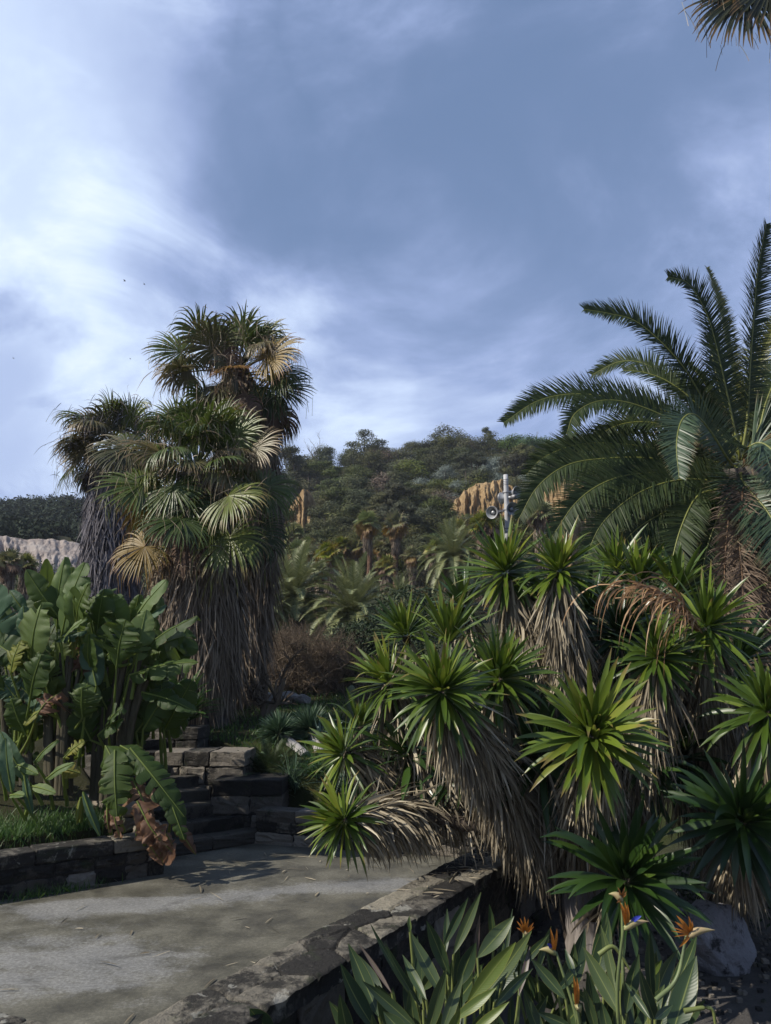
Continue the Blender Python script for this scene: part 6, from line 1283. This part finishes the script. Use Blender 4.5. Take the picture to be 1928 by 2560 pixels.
# ------------------------------------------------------------------ hillside trees
def crown_tree(seed, mat, kind, name):
    r = np.random.default_rng(seed); root = empty(name, (0, 0, 0), 'x', 'tree'); lobes = []
    if kind == 'pine':
        for i in range(13):
            a_ = r.uniform(0, 6.28); rr_ = r.uniform(0, .36); z = .35+r.uniform(0, .5); rr_ *= 1-.5*max(0, z-.6)/.35; q = r.uniform(.10, .2); lobes.append((math.cos(a_)*rr_, math.sin(a_)*rr_, z-.08, q*1.7, q*1.7, q*.95))
    elif kind == 'tall':
        for i in range(16):
            a_ = r.uniform(0, 6.28); z = r.uniform(.25, .95); rr_ = r.uniform(.05, .55)*(1.2-z*.75); q = r.uniform(.08, .15); lobes.append((math.cos(a_)*rr_, math.sin(a_)*rr_, z, q*1.7, q*1.7, q*.75))
    elif kind == 'ridge_tall':
        lobes = [(0, 0, .93, .18, .18, .09), (.06, .05, .82, .27, .25, .10), (.34, 0, .66, .2, .2, .08), (-.24, .04, .62, .2, .2, .07), (.12, -.1, .56, .34, .3, .10), (.1, .1, .40, .34, .3, .12), (.42, .05, .5, .16, .18, .07), (-.3, 0, .42, .16, .18, .06), (.05, 0, .25, .4, .35, .12)]
    elif kind == 'ridge_round':
        lobes = [(-.1, 0, .80, .24, .24, .15), (.12, .05, .72, .3, .28, .16), (-.28, 0, .62, .2, .2, .13), (.34, -.05, .55, .22, .2, .13), (0, .1, .5, .42, .36, .2), (.2, -.1, .3, .4, .36, .17), (-.2, 0, .28, .34, .3, .15)]
    else:
        for i in range(11):
            a_ = r.uniform(0, 6.28); rr_ = r.uniform(0, .38); z = .15+r.uniform(0, .45); q = r.uniform(.12, .22); lobes.append((math.cos(a_)*rr_, math.sin(a_)*rr_, z, q*1.35, q*1.35, q*1.05))
    A = Acc(); clumps(A, lobes, 460, .024, r, .6, .35, 1.5, .5); A.build('crown', mat, root)
    A = Acc(); tube(A, [(0, 0, -.25), (.02, 0, .3), (0, .02, .75)], [.03, .022, .01], 6, .5); branches(A, (0, 0, .15), .75, r, n=3, depth=2, rad=.014, spread=.5); A.build('trunk', 'bark', root)
    return root
protos = {'pine': [crown_tree(301+i, 'pine', 'pine', 'pine_tree') for i in range(3)], 'tall': [crown_tree(311, 'pine', 'tall', 'pine_tree'), crown_tree(312, 'pine', 'tall', 'pine_tree')],
          'bush': [crown_tree(321+i, 'oliveleaf', 'bush', 'hillside_bush') for i in range(3)], 'bright': [crown_tree(331, 'bright', 'bush', 'ivy_covered_bush')], 'silver': [crown_tree(341, 'silver', 'bush', 'silvery_bush')], 'brown': [crown_tree(351, 'brownscrub', 'bush', 'dry_brown_bush')]}
protos['ridge_tall'] = [crown_tree(361, 'pine', 'ridge_tall', 'pine_tree')]; protos['ridge_round'] = [crown_tree(362, 'pine', 'ridge_round', 'pine_tree')]
protos = {k: [[p, False] for p in v] for k, v in protos.items()}
LAB = {'pine': ('dark round-topped pine in the dense wood on the hillside', 'dark pines in the hillside wood'), 'tall': ('taller ragged pine in the hillside wood', 'ragged pines in the hillside wood'), 'bush': ('olive-green bushy tree covering the hillside', 'olive bushes on the hillside'),
       'bright': ('bright green ivy-clad bush on the hillside', 'bright bushes on the hillside'), 'silver': ('silvery grey shrub at the lip of the ochre cliff', 'silvery shrubs by the cliff'), 'brown': ('dry brown scrub bush on the hillside', 'dry brown bushes on the hillside')}
hr = np.random.default_rng(99)
def put(kind, loc, wid, hgt, label=None, group=None):
    sl_ = protos[kind]; k = hr.integers(0, len(sl_)); e = sl_[k]
    if not e[1]: o = e[0]; e[1] = True; o.location = tuple(loc)
    else: o = copy_tree(e[0], loc)
    o.rotation_euler = (0, 0, 0 if kind[:5] == 'ridge' else hr.uniform(0, 6.28)); o.scale = (wid, wid, hgt)
    o['label'] = label or LAB[kind][0]; g_ = group if label else LAB[kind][1]
    if g_: o['group'] = g_
    elif 'group' in o: del o['group']
    o['category'] = {'pine': 'pine tree', 'tall': 'pine tree', 'ridge_tall': 'pine tree', 'ridge_round': 'pine tree'}.get(kind, 'bush'); return o
CL = [(690, 822, 1222, 1345), (1105, 1300, 1212, 1332), (1360, 1480, 1200, 1345)]
def skyl(px): return np.interp(px, SKX, SKY)
# trees that stand out against the sky
SKT = [(908, 1152, 82, 84, 'ridge_tall', 'tallest pine with layered crown standing alone on the ridge against the sky'), (935, 1158, 46, 50, 'pine', 'side crown of pine leaning out beside the tall ridge pine'), (1128, 1142, 76, 78, 'ridge_round', 'big dense round pine on the ridge above the silvery shrubs'), (1232, 1126, 26, 52, 'tall', 'small ivy-wrapped tree stump sticking up on the ridge'),
       (812, 1180, 62, 66, 'pine', 'pine on the ridge in front of the bare pale tree'), (760, 1190, 60, 46, 'bush', 'low tree at the start of the ridge beside the shaggy palm'), (1035, 1155, 44, 46, 'pine', 'pine between the two big ridge trees'), (1000, 1158, 50, 36, 'bush', 'bushy tree in the dip of the ridge'),
       (1075, 1150, 50, 42, 'bush', 'bush joining the big round pine on its lower side'), (1180, 1132, 50, 34, 'bush', 'rounded bush just past the big ridge pine'), (1300, 1128, 70, 28, 'bright', 'bright green bush near the end of the visible ridge'), (1265, 1128, 50, 26, 'bright', 'bright green bush beside the ivy-wrapped stump'), (1370, 1135, 70, 30, 'bush', 'bush on the ridge next to the feather palm tips'),
       (1450, 1135, 80, 62, 'pine', 'dark pine seen between the feather palm fronds'), (1540, 1135, 90, 50, 'pine', 'pine glimpsed through the feather palm'), (960, 1160, 40, 34, 'bush', 'small bush at the foot of the tall ridge pine'), (860, 1172, 44, 36, 'bush', 'small bush between the ridge pines')]
for (px, py, wp, hp, k, lb) in SKT:
    R_ = 150.0; q = ray(px, 1500); q = q[:2]/np.hypot(*q[:2]); x, y = q*R_; z = float(tz(x, y)); m = R_/1990; put(k, (x, y, z-.3), wp*m*1.5, (hp+18)*m, lb, 'trees along the ridge')
cnt = 0
for iy, py in enumerate(np.arange(1145, 1560, 28)):
    for px in np.arange(600+(iy % 2)*24, 1960, 48):
        x_ = px+hr.uniform(-16, 16); y_ = py+hr.uniform(-10, 10)
        if y_ < skyl(x_)+6: continue
        if any(a0+22 < x_ < a1-22 and b0+24 < y_ < b1-2 for a0, a1, b0, b1 in CL): continue
        if x_ > 1400 and y_ > 1300 and hr.random() < .8: continue
        if x_ > 1480 and hr.random() < .4: continue
        h = hit(x_, y_, 40, 320)
        if h is None: continue
        rr_ = math.hypot(h[0], h[1]); 
        if rr_ < 66 and (px < 1010 or rr_ < 48): continue
        m = rr_/1990; q = hr.random()
        silver = 1060 < x_ < 1360 and 1165 < y_ < 1232
        k = 'silver' if silver and q < .6 else ('bright' if (x_ > 1230 and y_ < 1190 and q < .6) or q < .05 else 'brown' if q < .14 else 'bush' if q < .45 else 'tall' if q > .88 else 'pine')
        wp = hr.uniform(92, 135)*(1.0 if k != 'silver' else .7); hp = wp*hr.uniform(.6, .85)*(1.35 if k == 'tall' else 1)
        if cnt < 290:
            col_ = 'next to the shaggy fan palms' if x_ < 760 else 'below the tall ridge pine' if x_ < 960 else 'below the round ridge pine' if x_ < 1120 else 'around the broad ochre cliff' if x_ < 1320 else 'behind the big feather palm'
            row_ = 'just under the ridge' if y_ < skyl(x_)+75 else 'on the middle of the slope' if y_ < skyl(x_)+190 else 'low on the slope above the palms'
            kn = {'pine': 'dark round-topped pine', 'tall': 'ragged taller pine', 'bush': 'olive-green bushy tree', 'bright': 'bright green bush', 'silver': 'silvery grey shrub', 'brown': 'dry brown bush'}[k]
            put(k, (h[0], h[1], h[2]-.12*hp*m), wp*m, hp*m, kn+' '+row_+' '+col_, LAB[k][1]); cnt += 1
for px, py, k, w_ in [(716, 1252, 'bush', 46), (740, 1236, 'pine', 50), (806, 1270, 'bush', 40), (1120, 1262, 'silver', 46), (1150, 1232, 'silver', 50), (1182, 1222, 'bush', 44), (1212, 1216, 'silver', 50), (1246, 1212, 'silver', 44), (1278, 1222, 'bush', 46), (1140, 1326, 'bush', 44), (1176, 1330, 'pine', 46), (1232, 1322, 'bush', 40), (1190, 1268, 'bush', 26), (1310, 1250, 'silver', 50)]:
    h = hit(px, py, 40, 320)
    if h is None: continue
    m = math.hypot(h[0], h[1])/1990; put(k, (h[0], h[1]-1.2, h[2]-.1), w_*m*1.2, w_*m*.8, {'bush': 'olive bush at the edge of the ochre cliff', 'pine': 'dark pine at the edge of the ochre cliff', 'silver': 'silvery grey shrub on the lip of the ochre cliff'}[k], 'plants edging the ochre cliffs')
bare(800, 1170, 149, 9, 'pale bare tree standing on the ridge line', 41, n=5, depth=3, rad=.10, mat='twig_grey', spread=.4)
bare(905, 1165, 150, 4.5, 'tiny bare tree poking out beside the tall ridge pine', 42, n=4, depth=3, rad=.06, mat='twig_grey', spread=.4)
bare(1345, 1140, 150, 6, 'faint bare tree on the ridge behind the feather palm tips', 43, n=4, depth=3, rad=.07, mat='twig_grey', spread=.4)
# far wood on the distant ridge
r = np.random.default_rng(15); A = Acc(); n = 0; lob = []
for i in range(2600):
    px = r.uniform(-250, 640); py = skyl(px)+r.uniform(-2, 150)**1.0
    if py > 1338+.12*px+18*math.sin(px*.03): continue
    h = hit(px, py, 60, 340)
    if h is None: continue
    s = r.uniform(2.2, 4.2)*math.hypot(h[0], h[1])/300; lob.append((h[0], h[1], h[2]+s*.35, s, s, s*.75))
clumps(A, lob, 110, .42, r, .7, .3); tag(A.build('far_wood', 'farwood'), kind='stuff')

r = np.random.default_rng(16); lob = []
for i in range(5200):
    px = r.uniform(560, 1960); py = r.uniform(skyl(px)-1, 1600)
    if any(a0 < px < a1 and b0 < py < b1+4 for a0, a1, b0, b1 in CL): continue
    h = hit(px, py, 40, 170)
    if h is None: continue
    if math.hypot(h[0], h[1]) < 67 and px < 1300: continue
    s_ = r.uniform(.5, 1.3)*math.hypot(h[0], h[1])/110; lob.append((h[0], h[1], h[2]+s_*.2, s_, s_, s_*.7))
A = Acc(); clumps(A, lob, 34, .17, r, .6, .3); tag(A.build('hillside_undergrowth', 'oliveleaf'), kind='stuff')
bush('evergreen_bush', 40, 1540, 42, [(0, 0, 1.2, 3, 2, 1.6), (4, 0, 1.2, 2.6, 2, 1.5), (-4, 0, 1.5, 3, 2, 1.8), (7, 0, 1, 2.5, 2, 1.4)], 'wide dark bush below the quarry face', 'oliveleaf', 35, 1600, .11)

# ------------------------------------------------------------------ cliffs
fbm = fbm2
def cliff(name, px0, px1, top, bot, label, mat, depth=4.0, rough=.9, seed=0, nx=90, nz_=60, doff=0):
    r = np.random.default_rng(seed); a0 = [hit(px, yb, 40, 330) for px, yb in zip(np.linspace(px0, px1, nx), np.interp(np.linspace(0, 1, nx), np.linspace(0, 1, len(bot)), bot))]
    rbs = np.array([math.hypot(q_[0], q_[1]) for q_ in a0]); k_ = max(3, nx//3); pad = np.pad(rbs, k_, mode='edge'); mn = np.array([pad[i_:i_+2*k_+1].min()*.6+pad[i_:i_+2*k_+1].mean()*.4 for i_ in range(nx)]); rbs = np.minimum(rbs, mn)
    V = np.zeros((nx, nz_, 3)); tops = np.interp(np.linspace(0, 1, nx), np.linspace(0, 1, len(top)), top); ph = r.uniform(0, 6, 8)
    II, JJ = np.meshgrid(np.arange(nx), np.linspace(0, 1, nz_), indexing='ij'); NZ = .75*(1-np.abs(fbm(II*.085+JJ*.6, JJ*1.1, seed)))+.5*fbm(II*.2, JJ*4.0, seed+9)
    for i, px in enumerate(np.linspace(px0, px1, nx)):
        b = a0[i]; rb = rbs[i]; q = ray(px, 1500); q = q[:2]/np.hypot(*q[:2]); rt_ = rb+depth+doff
        rt = ray(px, tops[i]); el = rt[2]/math.hypot(rt[0], rt[1]); yb_ = float(np.interp(i/(nx-1), np.linspace(0, 1, len(bot)), bot)); rq = ray(px, yb_); zb_ = CH+rq[2]/math.hypot(rq[0], rq[1])*rb
        for j, s in enumerate(np.linspace(0, 1, nz_)):
            e = math.sin(math.pi*i/(nx-1))**.5
            gul = NZ[i, j]*rough*(1-.4*s)
            rr_ = rb+(rt_-rb)*s**1.3-1.2*e-gul
            zt_ = CH+el*rt_; z = zb_-1.5+(zt_-zb_+1.5)*s**.9
            V[i, j] = (q[0]*rr_, q[1]*rr_, z)
        rr_ = rt_+4
    # close over the top so that it has thickness
    back = V[:, -1:].copy(); back[..., :2] *= 1.06; back[..., 2] -= 1.5
    V = np.concatenate([V, back], 1); idx = np.arange(V.shape[0]*V.shape[1]).reshape(V.shape[:2]); A = Acc()
    A.add(V, np.stack([idx[:-1, :-1], idx[1:, :-1], idx[1:, 1:], idx[:-1, 1:]], -1).reshape(-1, 4), 0, .5); return tag(A.build(name, mat), label, 'cliff')
cliff('sandstone_cliff', 700, 806, [1332, 1278, 1244, 1226, 1236, 1276, 1304], [1336, 1332, 1322, 1330, 1318, 1306, 1306], 'small ochre sandstone cliff between the shaggy palm and the wood', 'cliff', seed=1, depth=3, nx=70)
cliff('sandstone_cliff', 1100, 1330, [1316, 1270, 1232, 1218, 1212, 1206, 1222, 1290], [1320, 1322, 1332, 1318, 1310, 1318, 1330, 1330], 'broad ochre sandstone cliff behind the loudspeaker pole', 'cliff', seed=2, depth=5, nx=130)
cliff('sandstone_cliff', 1330, 1560, [1330, 1225, 1205, 1214, 1240, 1340], [1345, 1390, 1420, 1400, 1380, 1350], 'ochre sandstone cliff seen through the big feather fronds', 'cliff', seed=3, depth=5, nx=120)
cliff('quarry_face', -160, 260, [1345, 1335, 1342, 1350, 1352, 1362, 1372], [1405, 1420, 1440, 1440, 1430, 1420, 1400], 'pale pinkish quarry face below the distant wooded ridge', 'quarry', seed=4, depth=14, rough=.8, nx=150)

# ------------------------------------------------------------------ loudspeaker pole
dS = 17.0
b = P(1272, 1560, dS); b[2] = float(tz(b[0], b[1])); top = P(1264, 1187, dS); top[0] = b[0] = (P(1268, 1300, dS))[0]
root = empty('loudspeaker_pole', b, 'white steel pole carrying four grey loudspeaker horns in front of the ochre cliff', 'pole')
A = Acc(); lathe(A, [(-.3, .0), (-.3, .065), (top[2]-b[2]-.25, .054), (top[2]-b[2], .052), (top[2]-b[2]+.002, .0)], b, UP, 24); A.build('pole', 'whitepole', root)
A = Acc()
for zz in (.02, .06, .10, .14): lathe(A, [(-.006, .052), (-.006, .057), (.006, .057), (.006, .052)], top-UP*(.10+zz), UP, 24)
for yy in (1232, 1275, 1322, 1330, 1363, 1372):
    c = P(1265, yy, dS); c[:2] = top[:2]
    lathe(A, [(-.012, .05), (-.012, .062), (.012, .062), (.012, .05)], c, UP, 20)
    for sx_ in (-1, 1): tube(A, [c+np.array([sx_*.05, -.02, 0]), c+np.array([sx_*.082, -.02, 0])], .008, 6)
A.build('clamp_bands', 'hornd', root)
def horn(px, py, R_, face, arm):
    c = P(px, py, dS+arm[2]); f = norm(np.array(face, float)); A = Acc()
    prof = [(-.30, .02), (-.26, .025), (-.20, .035), (-.12, .052), (-.05, .09), (-.015, R_*.86), (0, R_), (.006, R_+.008), (.0, R_+.010), (-.012, R_+.006), (-.022, R_*.86+.006), (-.06, .095), (-.13, .058), (-.20, .041), (-.26, .034)]
    lathe(A, prof, c, f, 36); o = A.build('loudspeaker_horn', 'horn', root)
    A = Acc(); lathe(A, [(-.12, .0), (-.12, .045), (-.05, .042), (-.035, .03), (-.03, 0)], c, f, 20); A.build('inner_reflector', 'horn', o)
    A = Acc(); lathe(A, [(-.40, 0), (-.40, .05), (-.385, .062), (-.30, .062), (-.28, .045), (-.25, .03)], c, f, 20); A.build('driver', 'hornd', o)
    A = Acc(); pc_ = c-f*.24; q = np.array([top[0], top[1], pc_[2]+arm[1]]); tube(A, [q, (q+pc_)/2+UP*.01, pc_], .014, 6); tube(A, [q+UP*.02, pc_+UP*.05], .008, 6); A.build('bracket', 'hornd', o)
horn(1230, 1281, .135, (-.55, -.80, -.12), (0, .05, -.18)); horn(1282, 1272, .145, (.28, -.92, -.1), (0, .0, -.14)); horn(1293, 1231, .135, (.62, -.72, -.12), (0, .02, -.05)); horn(1253, 1246, .13, (-.75, .62, .05), (0, -.05, .12))

# ------------------------------------------------------------------ gulls
for i, (px, py, d, s, a_) in enumerate([(312, 702, 90, .5, .4), (361, 711, 95, .45, -.3), (619, 766, 90, .35, .9), (326, 897, 100, .35, .2), (34, 896, 95, .35, -.5)]):
    c = P(px, py, d); A = Acc(); ca, sa = math.cos(a_), math.sin(a_); R_ = np.array([[ca, 0, -sa], [0, 1, 0], [sa, 0, ca]])
    body = spline([(-.35, 0, 0), (-.1, 0, .02), (.15, 0, .03), (.35, 0, .02)], 8); tube(A, c+(body*s)@R_.T, np.array([.01, .05, .08, .09, .08, .06, .04, .01])*s, 8)
    for sg in (-1, 1):
        w3 = np.array([[[0, 0, .04], [0, sg*.35, .16], [-.1, sg*.75, .10]]])*s@R_.T+c; strips(A, w3, norm(np.gradient(w3[0], axis=0))[None], (np.array([.11, .09, .01])*s)[None], (0, 0, 1), 0, rndv=[.5]); strips(A, w3-UP*.015, norm(np.gradient(w3[0], axis=0))[None], (np.array([.11, .09, .01])*s)[None], (0, 0, 1), 0, rndv=[.5])
    o = A.build('gull', 'birdm', origin=c); tag(o, ['gull gliding high in the bright cloud', 'gull beside the first one in the bright cloud', 'tiny gull above the tallest fan palm', 'tiny gull low over the leftward cloud near the palms', 'tiny gull at the edge of the grey cloud'][i], 'bird', 'gulls in the sky')

# ------------------------------------------------------------------ air
bpy.ops.mesh.primitive_cube_add(size=1)
hz = bpy.context.active_object; hz.name = 'haze'; hz.scale = (2400, 2400, 75); hz.location = (0, 0, 34.0); hz['kind'] = 'stuff'
m = bpy.data.materials.new('haze'); m.use_nodes = True; hg = NT(m.node_tree); ho = hg.node('ShaderNodeOutputMaterial'); hv = hg.node('ShaderNodeVolumePrincipled')
hv.inputs['Color'].default_value = (.82, .88, 1, 1); hv.inputs['Density'].default_value = .00032; hg.link(hv.outputs[0], ho.inputs['Volume']); hz.data.materials.append(m)
